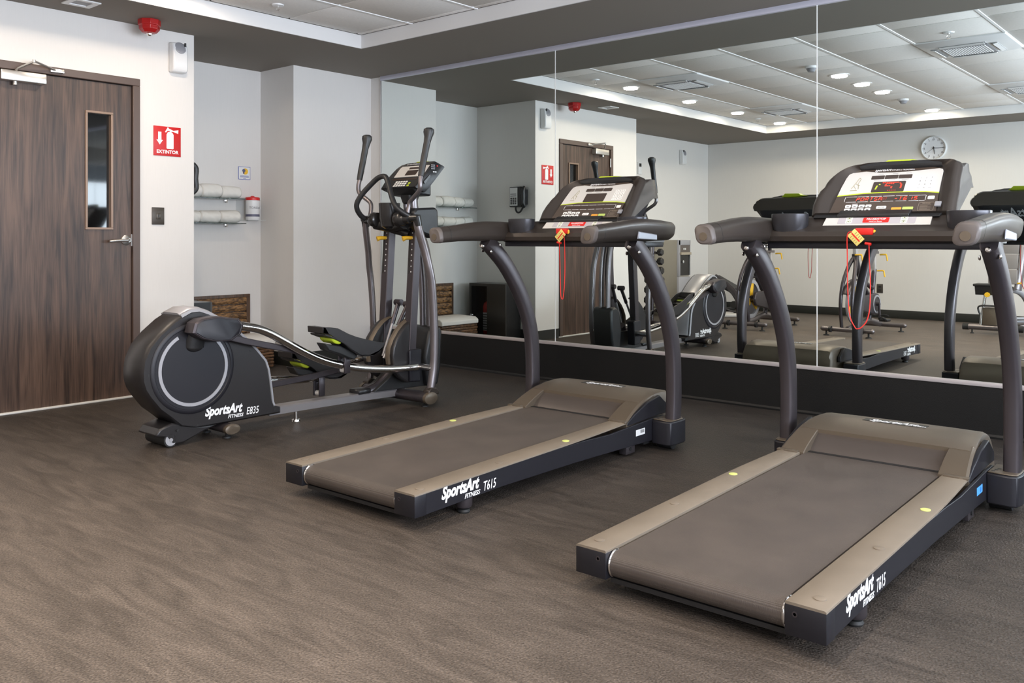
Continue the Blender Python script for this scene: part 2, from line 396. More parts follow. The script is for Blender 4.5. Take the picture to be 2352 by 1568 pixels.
struct('trim_5', m, M_('seam_light', (.85, .85, .83), .4))
# black baseboards elsewhere
bb = M_('baseboard_black', (.02, .021, .018), .5)
struct('baseboard_back', MB().b2((XR, YB, 0), (WX, YB+.012, .11), bev=.002), bb)
m = MB(); m.b2((XR, YB, 0), (XR+.012, YR, .11)); m.b2((XR, YR-.012, 0), (XD, YR, .11)); struct('baseboard_recess', m, bb)
m = MB(); m.b2((XD, YR, 0), (XD+.010, DY0, .10)); m.b2((XD, DY1, 0), (XD+.010, YA, .10)); struct('baseboard_left', m, bb)
m = MB(); m.b2((XA, YA, 0), (XD, YA+.012, .11)); m.b2((XA, YA, 0), (XA+.012, YP, .11)); m.b2((XA, YP-.012, 0), (XP+.012, YP, .11)); m.b2((XP, YP, 0), (XP+.012, YM-.03, .11)); struct('baseboard_alcove', m, bb)

# ================================================================== DOOR
FW = .05
m = MB(); m.b2((XD-.12, DY0, 0), (XD+.018, DY0+FW, DZ-FW)); m.b2((XD-.12, DY1-FW, 0), (XD+.018, DY1, DZ-FW)); m.b2((XD-.12, DY0, DZ-FW), (XD+.018, DY1, DZ))
struct('trim_6', m, framem, bev=.004)
ORG = Vector((XD-.03, DY0+FW, 0))
door = thing('door_1', 'dark walnut door with narrow glass panel and lever handle', 'door', ORG); door['kind'] = 'structure'
dy0, dy1 = DY0+FW+.004, DY1-FW-.004; gx0, gx1 = XD-.045, XD-.004; GY0, GY1, GZ0, GZ1 = 2.605, 2.765, 1.14, 1.895
m = MB(); m.b2((gx0, dy0, .012), (gx1, GY0, DZ-FW-.005)); m.b2((gx0, GY1, .012), (gx1, dy1, DZ-FW-.005)); m.b2((gx0, GY0, .012), (gx1, GY1, GZ0)); m.b2((gx0, GY0, GZ1), (gx1, GY1, DZ-FW-.005))
obj('door_leaf', m, walnut, door)
m = MB(); q = .011
for a, b in (((GY0-q, GZ0+.004), (GY0+.004, GZ1-.004)), ((GY1-.004, GZ0+.004), (GY1+q, GZ1-.004)), ((GY0-q, GZ0-q), (GY1+q, GZ0+.004)), ((GY0-q, GZ1-.004), (GY1+q, GZ1+q))):
    m.b2((gx0-.006, *a), (gx1+.010, *b))
gf = obj('vision_frame', m, M_('vision_frame_tan', (.27, .185, .135), .4, .2), door, bev=.002)
obj('vision_glass', MB().b2((XD-.034, GY0, GZ0), (XD-.028, GY1, GZ1)), doorglass, door, flat=True)
m = MB(); m.lathe([(.034, 0), (.034, .008), (.028, .013), (.014, .016), (.012, .05), (.0, .05)], (gx1, 2.865, 1.06), (1, 0, 0))
m.tube([(gx1+.045, 2.866, 1.06), (gx1+.05, 2.85, 1.06), (gx1+.05, 2.80, 1.058), (gx1+.046, 2.735, 1.052)], [.012, .012, .0105, .009], 10, sm=3)
obj('door_handle', m, satin, door)
m = MB(); m.b2((gx1, 2.07, 2.028), (gx1+.062, 2.335, 2.092), bev=.008)
cl = obj('door_closer', m, satin, door)
m = MB(); m.cyl((gx1+.03, 2.16, 2.028), (gx1+.03, 2.16, 2.008), .014); m.tube([(gx1+.03, 2.16, 2.09), (gx1+.06, 2.165, 2.105), (gx1+.12, 2.235, 2.150)], .007, 8); m.tube([(gx1+.12, 2.235, 2.153), (gx1+.025, 2.41, 2.128)], .007, 8)
m.cyl((gx1+.12, 2.235, 2.143), (gx1+.12, 2.235, 2.162), .009); m.b2((gx1+.02, 2.365, 2.115), (gx1+.04, 2.45, 2.14), bev=.004)
obj('closer_arm', m, satin, cl)
for z in (.25, 1.15, 1.95):
    obj('hinge', MB().cyl((XD+.012, DY0+FW+.001, z-.05), (XD+.012, DY0+FW+.001, z+.05), .007), satin, door)
obj('strike_plate', MB().b2((gx1-.001, dy1-.002, 1.02), (gx1+.004, dy1+.006, 1.10)), satin, door)
ORG = Vector((0, 0, 0))
struct('trim_7', MB().b2((XD-.06, DY0-.02, 0), (XD+.02, DY1+.02, .012), bev=.003), M_('threshold_white', (.72, .72, .70), .4))
# corridor glimpsed through the narrow pane
struct('wall_corridor', MB().b2((XD-1.6, .8, -.05), (XD-1.5, 4.2, 2.6)), wallm)

# ================================================================== DOOR WALL FITTINGS
def sign_quad(c, ry, rz): pass
# fire extinguisher sign
x0 = XD+.001
o = obj('fire_extinguisher_sign', MB().b2((x0, 3.056, 1.645), (x0+.004, 3.257, 1.850), bev=.0008), redsig)
tag(o, 'square red EXTINTOR sign on the white wall beside the door', 'sign'); sg = center(o)
def onsign(mb, name, mat, base):
    loc = base.location; bmesh.ops.translate(mb.bm, vec=-Vector(loc), verts=mb.bm.verts); c = obj(name, mb, mat); c.parent = base; return c
xs_ = x0+.0048
onsign(text('EXTINTOR', .033, (xs_, 3.157, 1.663), (0, 1, 0), (0, 0, 1), bold=.03, align='CENTER', sx=1.0), 'sign_lettering', inkw, sg)
m = MB(); m.prism([(3.088, 1.81), (3.112, 1.81), (3.112, 1.755), (3.124, 1.755), (3.100, 1.722), (3.076, 1.755), (3.088, 1.755)], 0, xs_-.0004, xs_+.0004)
onsign(m, 'arrow_pictogram', inkw, sg)
m = MB(); m.prism([(3.150, 1.700), (3.154, 1.696), (3.198, 1.696), (3.202, 1.700), (3.202, 1.795), (3.192, 1.812), (3.182, 1.815), (3.170, 1.815), (3.160, 1.812), (3.150, 1.795)], 0, xs_-.0004, xs_+.0004)
m.prism([(3.178, 1.815), (3.195, 1.818), (3.236, 1.806), (3.238, 1.832), (3.200, 1.825), (3.172, 1.836), (3.150, 1.832), (3.138, 1.812), (3.146, 1.808), (3.156, 1.820), (3.170, 1.822)], 0, xs_-.0004, xs_+.0004)
m.lathe([(.007, 0), (.007, .0006)], (xs_-.0003, 3.160, 1.838), (1, 0, 0))
onsign(m, 'extinguisher_pictogram', inkw, sg)
# air freshener dispensers
def freshener(loc, rz, label):
    t = thing('air_freshener', label, 'dispenser', loc, rz, 'air freshener dispensers on the walls')
    sec = [(-.055, -.11), (-.055, .11), (0, .11), (.06, .085), (.07, .03), (.07, -.075), (.055, -.11)]
    rings = []
    m = MB(); m.prism([(0, -.108), (0, .105), (.05, .098), (.066, .06), (.07, -.02), (.07, -.085), (.055, -.108)], 1, -.055, .055)
    obj('casing', m, wplas, t, bev=.010)
    m = MB(); m.lathe([(.042, 0), (.042, .006), (.036, .010)], (.056, 0, .062), (.95, 0, .3)); obj('spray_cap', m, greyp, t)
    m = MB(); m.b2((.064, .028, .075), (.072, .038, .1)); obj('nozzle', m, ink, t)
    return t
freshener((XD+.001, 3.222, 2.338), 0, 'white air freshener dispenser on the door wall, below the red alarm')
freshener((XR+.001, -1.0, 2.27), 0, 'white air freshener dispenser on the recess wall, seen in the mirror')
# light switch
o = obj('light_switch', MB().b2((x0, 3.044, 1.167), (x0+.007, 3.133, 1.286), bev=.002), darkb)
sg = center(tag(o, 'dark bronze light switch plate beside the walnut door', 'switch'))
m = MB(); m.b2((x0+.006, 3.073, 1.205), (x0+.012, 3.104, 1.248), bev=.002); onsign(m, 'rocker', M_('rocker', (.10, .085, .07), .3, .4), sg)
m = MB(); m.b2((x0+.0115, 3.085, 1.218), (x0+.0135, 3.092, 1.236)); onsign(m, 'indicator', black, sg)
# fire alarm horn on the soffit
t = thing('fire_alarm', 'red octagonal fire alarm on the ceiling above the door wall', 'alarm', (-5.66, 2.93, ZC))
m = MB(); R8 = lambda r, z: [(r*math.cos(PI/8+PI/4*k), r*math.sin(PI/8+PI/4*k), z) for k in range(8)]
m.loft([R8(.072, 0), R8(.072, -.035), R8(.066, -.04), R8(.066, -.062), R8(.045, -.085), R8(.02, -.09)])
obj('body', m, M_('alarm_red', (.42, .012, .012), .3), t, bev=.002, ang=20)
m = MB(); m.lathe([(.020, 0), (.018, -.010), (.008, -.018)], (0, 0, -.088), (0, 0, 1)); obj('strobe_lens', m, chrome, t)
# square vent on the soffit over the door
t = thing('ceiling_vent', 'small square white vent on the soffit above the door', 'vent', (-5.555, 2.44, ZC))
m = MB(); a, b_ = .085, .052
for p, q_ in (((-a, -a), (a, -b_)), ((-a, b_), (a, a)), ((-a, -b_), (-b_, b_)), ((b_, -b_), (a, b_))): m.b2((*p, -.008), (*q_, 0))
obj('vent_frame', m, wplas, t, bev=.002)
m = MB(); m.b2((-b_, -b_, -.002), (b_, b_, 0)); obj('vent_grille', m, greyp, t)

# ================================================================== ALCOVE
# glass shelves, towels
def towelroll(y0, y1, z, r, label, k):
    m = MB(); rings = []; n = 18; seg = 26
    for i in range(n+1):
        f = i/n; y = y0+(y1-y0)*f; e = 1-.10*max(0, abs(2*f-1)-.80)/.20
        rings.append([(XA+.085+math.cos(a)*r*e*(1+.05*math.sin(3*a+k)+.035*math.sin(17*f+5*a+k)), y, z+r*.97+math.sin(a)*r*.96*e*(1+.04*math.sin(2*a+k+f*4))) for a in [2*PI*j/seg for j in range(seg)]])
    m.loft(rings); o = obj('rolled_towel', m, towel, ang=80); tag(o, label, 'towel', 'rolled white towels on the glass shelves'); center(o)
    o2 = MB(); ed = y1
    for q_ in (.35, .6, .8):
        o2.tube([(XA+.085+math.cos(a)*r*q_, y1+.001, z+r*.97+math.sin(a)*r*q_) for a in [2*PI*j/16 for j in range(17)]], .003, 6)
    c = MB(); onsign(o2, 'rolled_edge', towel, o)
for zz, nm in ((1.405, 'upper'), (1.200, 'lower')):
    ORG = Vector((XA, 3.9, zz))
    t = thing('glass_shelf', nm+' glass shelf holding rolled towels in the alcove', 'shelf', ORG, 0, 'glass towel shelves in the alcove')
    obj('shelf_plate', MB().b2((XA, 3.53, zz-.008), (XA+.16, 4.222, zz), bev=.001), glassm, t)
    for y in (3.68, 4.12): obj('bracket', MB().b2((XA, y-.015, zz-.034), (XA+.02, y+.015, zz+.006), bev=.004), chrome, t)
    ORG = Vector((0, 0, 0))
k = 0
for zz, nm, ys in ((1.406, 'upper', (3.55, 3.695, 3.84, 4.02, 4.20)), (1.201, 'lower', (3.56, 3.69, 3.83, 4.01, 4.19))):
    for i in range(4):
        k += 1
        r = .050+(.008 if (nm == 'upper' and i in (2,)) else 0)+.002*((k*7) % 3)
        towelroll(ys[i]+.003, ys[i+1]-.003, zz, r, ['rolled white towel at the phone-side end of the %s glass shelf', 'second rolled white towel from the phone-side end of the %s glass shelf', 'thicker rolled white towel near the middle of the %s glass shelf', 'rolled white towel at the mirror-side end of the %s glass shelf'][i] % nm, k)
# hand wash notice
o = obj('hygiene_notice', MB().b2((XA, 4.246, 1.575), (XA+.003, 4.362, 1.685)), M_('notice_blue', (.10, .13, .42), .5)); sg = center(tag(o, 'small blue bordered white notice with a yellow circle on the alcove wall', 'sign'))
m = MB(); m.b2((XA+.003, 4.250, 1.579), (XA+.004, 4.358, 1.681)); onsign(m, 'paper', wplas, sg)
m = MB(); m.lathe([(.027, 0), (.027, .0008)], (XA+.0035, 4.312, 1.645), (1, 0, 0)); onsign(m, 'yellow_disc', yel, sg)
m = MB(); m.ell((XA+.0045, 4.298, 1.652), (.0008, .016, .014)); m.b2((XA+.004, 4.29, 1.625), (XA+.0052, 4.304, 1.65)); onsign(m, 'hand_pictogram', M_('print_slate', (.10, .11, .20), .5), sg)
m = MB()
for z in (1.606, 1.600, 1.594): m.b2((XA+.004, 4.262, z), (XA+.0048, 4.346, z+.0028))
m.b2((XA+.004, 4.292, 1.583), (XA+.0048, 4.318, 1.587)); onsign(m, 'print_lines', M_('print_navy', (.08, .10, .35), .5), sg)
# wipes tub in its clear bracket
ORG = Vector((XA+.075, 4.335, 1.235))
t = thing('wipes_bracket', 'clear acrylic wall bracket holding the disinfectant wipes tub', 'bracket', ORG)
m = MB(); m.b2((XA, 4.225, 1.222), (XA+.004, 4.44, 1.42)); m.b2((XA, 4.25, 1.222), (XA+.145, 4.42, 1.228)); m.b2((XA+.0, 4.25, 1.395), (XA+.07, 4.42, 1.399))
obj('bracket_plate', m, acry, t, flat=True)
t = thing('wipes_tub', 'white wipes tub with red lid on the alcove wall', 'tub', ORG)
c = (XA+.078, 4.335, 1.229)
obj('tub', MB().lathe([(.054, 0), (.058, .006), (.058, .165), (.055, .168)], c), wplas, t)
m = MB(); m.lathe([(.060, .168), (.061, .186), (.056, .192), (.02, .197), (.012, .205), (0, .206)], c); obj('lid', m, M_('lid_red', (.70, .02, .02), .35), t)
def curved_text(s, size, c, r, z, a0, mat, name, par, bold=0):
    mb = text(s, size, (0, 0, 0), (1, 0, 0), (0, 1, 0), bold=bold)
    for v in mb.bm.verts:
        a = a0+v.co.x/r; h = v.co.y; rr = r+.0006+v.co.z; v.co = Vector((c[0]+rr*math.cos(a), c[1]+rr*math.sin(a), z+h))
    return obj(name, mb, mat, par)
curved_text('TOALLAS', .026, c, .0583, 1.229+.095, -1.05, M_('print_grey', (.12, .12, .13), .5), 'lettering', t)
m = MB(); m.lathe([(.0586, .028), (.0587, .048)], c); obj('label_band', m, M_('band_navy', (.12, .12, .18), .5), t)
ORG = Vector((0, 0, 0))
# wall phone on the alcove side wall (faces +y)
ORG = Vector((-6.11, YA+.001, 1.37))
t = thing('wall_phone', 'black wall telephone with white keypad face in the alcove, seen in the mirror', 'telephone', ORG)
m = MB(); m.b2((-6.20, YA+.001, 1.395), (-6.035, YA+.075, 1.61), bev=.008); obj('body', m, black, t)
m = MB(); m.b2((-6.19, YA+.074, 1.41), (-6.085, YA+.079, 1.60), bev=.001); fp = obj('faceplate', m, wplas, t)
for r_ in range(4):
    for c_ in range(3): obj('key', MB().b2((-6.178+c_*.030, YA+.078, 1.425+r_*.019), (-6.158+c_*.030, YA+.084, 1.437+r_*.019)), ink, fp)
for r_ in range(2): obj('speed_key', MB().b2((-6.18, YA+.078, 1.51+r_*.02), (-6.10, YA+.082, 1.515+r_*.02)), ink, fp)
m = MB(); m.tube([(-6.01, YA+.05, 1.40), (-6.01, YA+.075, 1.43), (-6.01, YA+.07, 1.50), (-6.01, YA+.075, 1.57), (-6.01, YA+.05, 1.60)], [.022, .019, .014, .019, .022], 12, sm=3); m.b2((-6.035, YA+.01, 1.42), (-6.0, YA+.05, 1.58)); obj('handset', m, black, t)
m = MB(); m.tube([(-6.13, YA+.05, 1.40), (-6.13, YA+.05, 1.37), (-6.105, YA+.055, 1.34), (-6.06, YA+.06, 1.345), (-6.02, YA+.06, 1.395)], .010, 8, sm=4); obj('coiled_cord', m, black, t)
t.location.x += .055; t.location.z += .008
ORG = Vector((0, 0, 0))
# extinguisher cabinet on the floor against the side wall
CX0, CX1, CY0, CY1 = -6.556, -6.04, YA+.013, YA+.245
ORG = Vector(((CX0+CX1)/2, (CY0+CY1)/2, 0))
t = thing('extinguisher_cabinet', 'black glass fronted fire extinguisher cabinet low in the alcove', 'cabinet', ORG)
m = MB(); m.b2((CX0, CY0, .0), (CX1, CY0+.01, .595)); m.b2((CX0, CY0+.01, .03), (CX0+.012, CY1, .583)); m.b2((CX1-.012, CY0+.01, .03), (CX1, CY1, .583)); m.b2((CX0, CY0+.01, .583), (CX1, CY1, .595)); m.b2((CX0, CY0+.01, 0), (CX1, CY1, .03))
obj('case', m, gloss, t)
m = MB()
for a, b_ in (((CX0, .06), (CX0+.03, .565)), ((CX1-.26, .06), (CX1, .565)), ((CX0, .565), (CX1, .595)), ((CX0, .03), (CX1, .06))): m.b2((a[0], CY1, a[1]), (b_[0], CY1+.012, b_[1]))
dr = obj('door', m, M_('cabinet_bronze', (.05, .045, .04), .35, .3), t)
obj('glass', MB().b2((CX0+.03, CY1+.002, .06), (CX1-.26, CY1+.006, .565)), cabg, t, flat=True)
obj('knob', MB().lathe([(.012, 0), (.010, .01), (.018, .02), (.014, .03), (0, .032)], (CX0+.05, CY1+.01, .255), (0, 1, 0)), chrome, dr)
ORG = Vector((-6.33, CY0+.12, .03))
t = thing('fire_extinguisher', 'red fire extinguisher with white label inside the black cabinet', 'fire extinguisher', ORG)
c = (-6.37, CY0+.13, .031)
obj('cylinder', MB().lathe([(.06, 0), (.066, .01), (.066, .31), (.055, .35), (.025, .37), (.02, .385)], c), M_('extinguisher_red', (.55, .02, .02), .25), t)
obj('label', MB().lathe([(.0667, .06), (.0668, .25)], c), wplas, t)
m = MB(); m.b2((c[0]-.02, c[1]-.015, .41), (c[0]+.02, c[1]+.015, .44)); m.tube([(c[0], c[1], .44), (c[0]+.05, c[1]+.03, .46), (c[0]+.09, c[1]+.04, .44)], .008, 8); m.lathe([(.016, 0), (.016, .01)], (c[0], c[1]+.015, .43), (0, 1, 0)); obj('valve', m, chrome, t)
m = MB()
for k in range(7): m.b2((c[0]-.035, c[1]+.0660, .10+k*.026), (c[0]+.035, c[1]+.068, .108+k*.026))
obj('label_print', m, ink, t)
# towel hamper basket with hinged slatted lid leaning on the wall
HX0, HX1, HY0, HY1 = XA+.02, XA+.41, 3.80, 4.32
ORG = Vector(((HX0+HX1)/2, (HY0+HY1)/2, 0))
t = thing('towel_hamper', 'dark wicker towel hamper with white liner and raised slatted lid', 'hamper', ORG)
m = MB()
for k in range(9):
    z = .012+k*.0255; e = .004 if k % 2 else 0
    m.b2((HX0-e, HY0-e, z), (HX1+e, HY1+e, z+.0235), bev=.006)
obj('basket', m, wick, t)
m = MB(); m.prism([(HX0-.008, .20), (HX1+.010, .195), (HX1+.012, .235), (HX1-.03, .262), (HX0+.1, .27), (HX0-.005, .25)], 1, HY0-.008, HY1+.01); obj('cloth_liner', m, cloth, t, bev=.008)
m = MB(); lx = XA+.045; m.b2((lx-.004, HY0+.005, .255), (lx+.002, HY1-.005, .59)); m.b2((lx, HY0, .265), (lx+.022, HY0+.03, .575)); m.b2((lx, HY1-.035, .265), (lx+.022, HY1, .575)); m.b2((lx, HY0, .575), (lx+.022, HY1, .60)); m.b2((lx, HY0, .24), (lx+.022, HY1, .265))
lid = obj('lid_frame', m, wfr, t, bev=.002)
for k in range(5):
    z = .275+k*.062; m = MB(); rings = []
    for i in range(13):
        y = HY0+.032+(HY1-HY0-.07)*i/12; dz = .004*math.sin(i*1.7+k*2)
        rings.append([(lx+.004+.012*(1+math.cos(a)), y, z+.026+dz+.0275*math.sin(a)) for a in [2*PI*j/10 for j in range(10)]])
    m.loft(rings); obj('slat', m, wickl, lid)
ORG = Vector((0, 0, 0))

# ================================================================== CEILING FITTINGS
def downlight(x, y, label, vis=True):
    t = thing('downlight', label, 'ceiling light', (x, y, ZT), 0, 'round recessed downlights in the tile ceiling')
    obj('trim_ring', MB().lathe([(.075, 0), (.095, 0), (.094, -.005), (.078, -.006)], (0, 0, 0)), wplas, t)
    obj('lens', MB().lathe([(.076, -.001), (.075, -.006), (.060, -.011), (.030, -.014), (0, -.015)], (0, 0, 0)), lensm, t)
    l = bpy.data.lights.new('lamp', 'AREA'); l.shape = 'DISK'; l.size = .14; l.energy = DOWN_W; l.color = (1, .82, .63)
    lo_ = bpy.data.objects.new('lamp', l); COL.objects.link(lo_); lo_.parent = t; lo_.location = (0, 0, -.018)
    return t
DL = [(-4.98, 2.88, 'recessed downlight nearest the mirror in the row by the door'), (-4.97, 1.69, 'second recessed downlight from the mirror in the row by the door'),
      (-4.97, .50, 'third recessed downlight from the mirror in the row by the door'), (-4.98, -.76, 'recessed downlight by the back wall in the row by the door'),
      (-3.10, 2.18, 'first of three close recessed downlights mid ceiling, nearest the mirror'), (-3.10, 1.57, 'middle one of three close recessed downlights mid ceiling'), (-3.10, .95, 'last of three close recessed downlights mid ceiling, farthest from the mirror'),
      (-3.09, -.80, 'recessed downlight above the clock wall, mid ceiling'),
      (-1.2, 2.18, 'recessed downlight over the rear of the right treadmill, outside the photo'), (-1.2, 1.57, 'middle one of three downlights behind the right treadmill, outside the photo'), (-1.2, .95, 'downlight nearest the camera spot, outside the photo'), (-1.2, -.80, 'downlight behind the camera by the back wall, outside the photo'), (.7, 2.6, 'recessed downlight near the windows, outside the photo'), (.7, .2, 'recessed downlight by the windows, farther from the mirror, outside the photo')]
for x, y, l in DL: downlight(x, y, l)
def cassette(x, y, label):
    t = thing('air_conditioner_cassette', label, 'air conditioner', (x, y, ZT), 0, 'square ceiling cassette air conditioners')
    a = .33; m = MB()
    m.loft([[(sx*a, sy*a, 0) for sx, sy in ((1, 1), (-1, 1), (-1, -1), (1, -1))], [(sx*(a-.006), sy*(a-.006), -.012) for sx, sy in ((1, 1), (-1, 1), (-1, -1), (1, -1))], [(sx*.25, sy*.25, -.038) for sx, sy in ((1, 1), (-1, 1), (-1, -1), (1, -1))]])
    obj('panel', m, wplas, t, bev=.003)
    g = obj('intake_grille', MB().b2((-.17, -.17, -.046), (.17, .17, -.036)), greyp, t)
    for k in range(17): obj('grille_bar', MB().b2((-.155+k*.0185, -.155, -.050), (-.147+k*.0185, .155, -.044)), wplas, g)
    for k in range(4):
        m = MB(); m.box((0, .215, -.040), (.34, .05, .006)); m.xf(Matrix.Rotation(k*PI/2, 4, 'Z')); sl = obj('outlet_slot', m, M_('slot_grey', (.34, .34, .34), .6) if k == 0 and x < -4 and y > 2 else bpy.data.materials.get('slot_grey') or greyp, t)
        m = MB(); m.box((0, .222, -.046), (.32, .03, .005), rot=('X', .25)); m.xf(Matrix.Rotation(k*PI/2, 4, 'Z')); obj('louver', m, wplas, t)
    return t
cassette(-4.39, 2.85, 'ceiling cassette air conditioner left of the other front unit, seen in the mirror')
cassette(-1.83, 2.82, 'ceiling cassette air conditioner at the right of the mirror view, beside a sprinkler')
cassette(-4.39, .40, 'ceiling cassette air conditioner near the back wall on the door side')
cassette(-1.83, .37, 'ceiling cassette air conditioner near the back wall at the right frame edge')
def sprinkler(x, y, label):
    t = thing('fire_sprinkler', label, 'sprinkler', (x, y, ZT), 0, 'fire sprinklers in the ceiling tiles')
    obj('escutcheon', MB().lathe([(.04, 0), (.038, -.008), (.018, -.010)], (0, 0, 0)), wplas, t)
    m = MB(); m.cyl((0, 0, -.008), (0, 0, -.022), .008); m.tube([(.010, 0, -.02), (.014, 0, -.033), (.003, 0, -.045)], .002, 6); m.tube([(-.010, 0, -.02), (-.014, 0, -.033), (-.003, 0, -.045)], .002, 6)
    obj('nozzle', m, chrome, t)
    m = MB()
    for k in range(8): m.box((0, 0, 0), (.02, .004, .0015)); 
    m.lathe([(.013, -.045), (.013, -.047)], (0, 0, 0)); obj('deflector', m, chrome, t)
sprinkler(-5.0, 3.476, 'fire sprinkler in the tile nearest the tray corner')
sprinkler(-1.834, 3.39, 'fire sprinkler beside the right front cassette, seen in the mirror')
sprinkler(-5.036, -.21, 'fire sprinkler near the back wall on the door side, seen in the mirror')
def smoke(x, y, label):
    t = thing('smoke_detector', label, 'smoke detector', (x, y, ZT), 0, 'smoke detectors in the tile ceiling')
    obj('base', MB().lathe([(.055, 0), (.055, -.015), (.05, -.02)], (0, 0, 0)), wplas, t)
    obj('chamber', MB().lathe([(.045, -.02), (.032, -.045), (.028, -.05), (0, -.05)], (0, 0, 0)), greyp, t)
smoke(-3.138, 2.766, 'smoke detector at the mirror seam in front of the three downlights')
smoke(-3.095, .261, 'smoke detector behind the three close downlights')

# ================================================================== BACK WALL (seen in the mirror)
t = thing('wall_clock', 'round white wall clock on the back wall, seen in the mirror', 'clock', (-3.335, YB, 2.252))
obj('rim', MB().lathe([(.160, 0), (.160, .03), (.150, .042), (.142, .040), (.142, .02)], (0, 0, 0), (0, 1, 0), 48), wplas, t)
dial = obj('dial', MB().lathe([(.145, .018), (.145, .022)], (0, 0, 0), (0, 1, 0), 48), M_('dial', (.80, .80, .82), .5), t)
for k in range(1, 13):
    a = PI/2-k*PI/6; px, pz = -math.cos(a)*.115, math.sin(a)*.115
    obj('numeral', text(str(k), .032, (px, .0235, pz-.011), (-1, 0, 0), (0, 0, 1), align='CENTER'), ink, dial)
    obj('minute_mark', MB().box((-math.cos(a)*.134, .0235, math.sin(a)*.134), (.004, .001, .010), rot=('Y', 0)), ink, dial)
def hand(nm, deg, L_, w_, mat, back=.02):
    a = math.radians(90-deg); d = Vector((-math.cos(a), 0, math.sin(a))); m = MB(); p = Vector((0, .028, 0)); n_ = Vector((d.z, 0, -d.x))*w_
    a_, b_ = p-d*back, p+d*L_; y = Vector((0, .001, 0)); m.loft([[a_-n_-y, a_+n_-y, a_+n_+y, a_-n_+y], [b_-n_*.5-y, b_+n_*.5-y, b_+n_*.5+y, b_-n_*.5+y]]); obj(nm, m, mat, t, flat=True)
hand('hour_hand', 188, .080, .005, ink); hand('minute_hand', 270, .120, .0045, ink); hand('second_hand', 125, .10, .0012, ink)
obj('hub', MB().lathe([(.007, .022), (.007, .034)], (0, 0, 0), (0, 1, 0)), ink, t)
for x, z, l in ((-4.026, .394, 'dark outlet plate low on the back wall behind the right bike'), (-2.60, .36, 'dark outlet plate low on the back wall behind the weight bench')):
    o = obj('wall_outlet', MB().b2((x-.04, YB, z-.06), (x+.04, YB+.008, z+.06), bev=.002), darkb); center(tag(o, l, 'outlet', 'dark outlet plates on the back wall'))
    m = MB()
    for dz in (-.022, .022): m.b2((x-.016, YB+.008, z+dz-.013), (x+.016, YB+.0095, z+dz+.013))
    onsign(m, 'socket', black, o)
# thermostat on the recess wall
o = obj('thermostat', MB().b2((XR, .10, 1.96), (XR+.02, .19, 2.12), bev=.004), wplas); sg = center(tag(o, 'small white thermostat with dark screen on the recess wall', 'thermostat'))
m = MB(); m.b2((XR+.0195, .115, 2.06), (XR+.0215, .175, 2.105)); onsign(m, 'screen', gloss, sg)
# water dispenser
ORG = Vector((-6.4, -.38, 0))
t = thing('water_dispenser', 'tall grey floor standing water dispenser against the recess wall', 'water dispenser', ORG)
wy0, wy1 = -.535, -.215
m = MB(); m.b2((XR+.005, wy0, .0), (-6.215, wy1, 1.052), bev=.006); obj('cabinet', m, steel, t)
m = MB(); m.b2((-6.225, wy0-.002, .02), (-6.195, wy1+.004, .54), bev=.004); m.b2((-6.225, wy0-.002, .56), (-6.195, wy0+.01, 1.05)); m.b2((-6.225, wy1-.045, .545), (-6.195, wy1+.004, 1.052), bev=.004); m.b2((-6.225, wy0, .98), (-6.195, wy1, 1.05), bev=.004)
obj('front_panel', m, silv, t)
m = MB(); m.b2((-6.222, wy0+.01, .88), (-6.198, wy1-.045, .98)); cp = obj('control_panel', m, M_('panel_taupe', (.12, .10, .09), .4), t)
for k in range(2): obj('button', MB().b2((-6.2, -.41+k*.04, .915), (-6.194, -.385+k*.04, .94)), wplas, cp)
obj('dispensing_head', MB().b2((-6.23, wy0+.01, .845), (-6.17, wy1-.03, .88), bev=.004), M_('head_tan', (.42, .36, .28), .4), t)
obj('niche', MB().b2((-6.218, wy0+.01, .56), (-6.206, wy1-.045, .845)), gloss, t)
obj('tap_lever', MB().ell((-6.19, -.33, .75), (.012, .012, .02)), wplas, t)
ORG = Vector((0, 0, 0))
# dumbbell tree in front of the return wall
RX, RY = -5.905, .95
ORG = Vector((RX, RY, 0))
t = thing('dumbbell_rack', 'dark upright dumbbell tree by the door, seen in the mirror', 'rack', ORG)
m = MB(); m.tube([(RX-.03, RY+.06, .03), (RX-.02, RY+.02, 1.14)], .022, 10); m.tube([(RX+.03, RY+.06, .03), (RX+.02, RY+.02, 1.14)], .022, 10); m.cyl((RX-.03, RY+.02, 1.14), (RX+.03, RY+.02, 1.14), .022); obj('upright', m, gunm, t)
m = MB(); m.b2((RX-.22, RY-.22, 0), (RX-.16, RY+.24, .05), bev=.01); m.b2((RX+.16, RY-.22, 0), (RX+.22, RY+.24, .05), bev=.01); m.b2((RX-.2, RY+.03, 0), (RX+.2, RY+.09, .05), bev=.01); obj('base', m, gunm, t)
zs = [1.037, .925, .812, .695, .575, .448, .32, .20]
for z in zs:
    for sx in (-1, 1):
        m = MB(); m.b2((RX+sx*.035-.006, RY-.09, z-.05), (RX+sx*.035+.006, RY+.06, z-.038)); m.b2((RX+sx*.035-.006, RY-.095, z-.05), (RX+sx*.035+.006, RY-.085, z-.015)); obj('saddle', m, gunm, t)
ORG = Vector((0, 0, 0))
nmz = ['topmost', 'second from the top', 'third from the top', 'fourth from the top', 'fifth from the top', 'sixth from the top', 'seventh from the top', 'lowest']
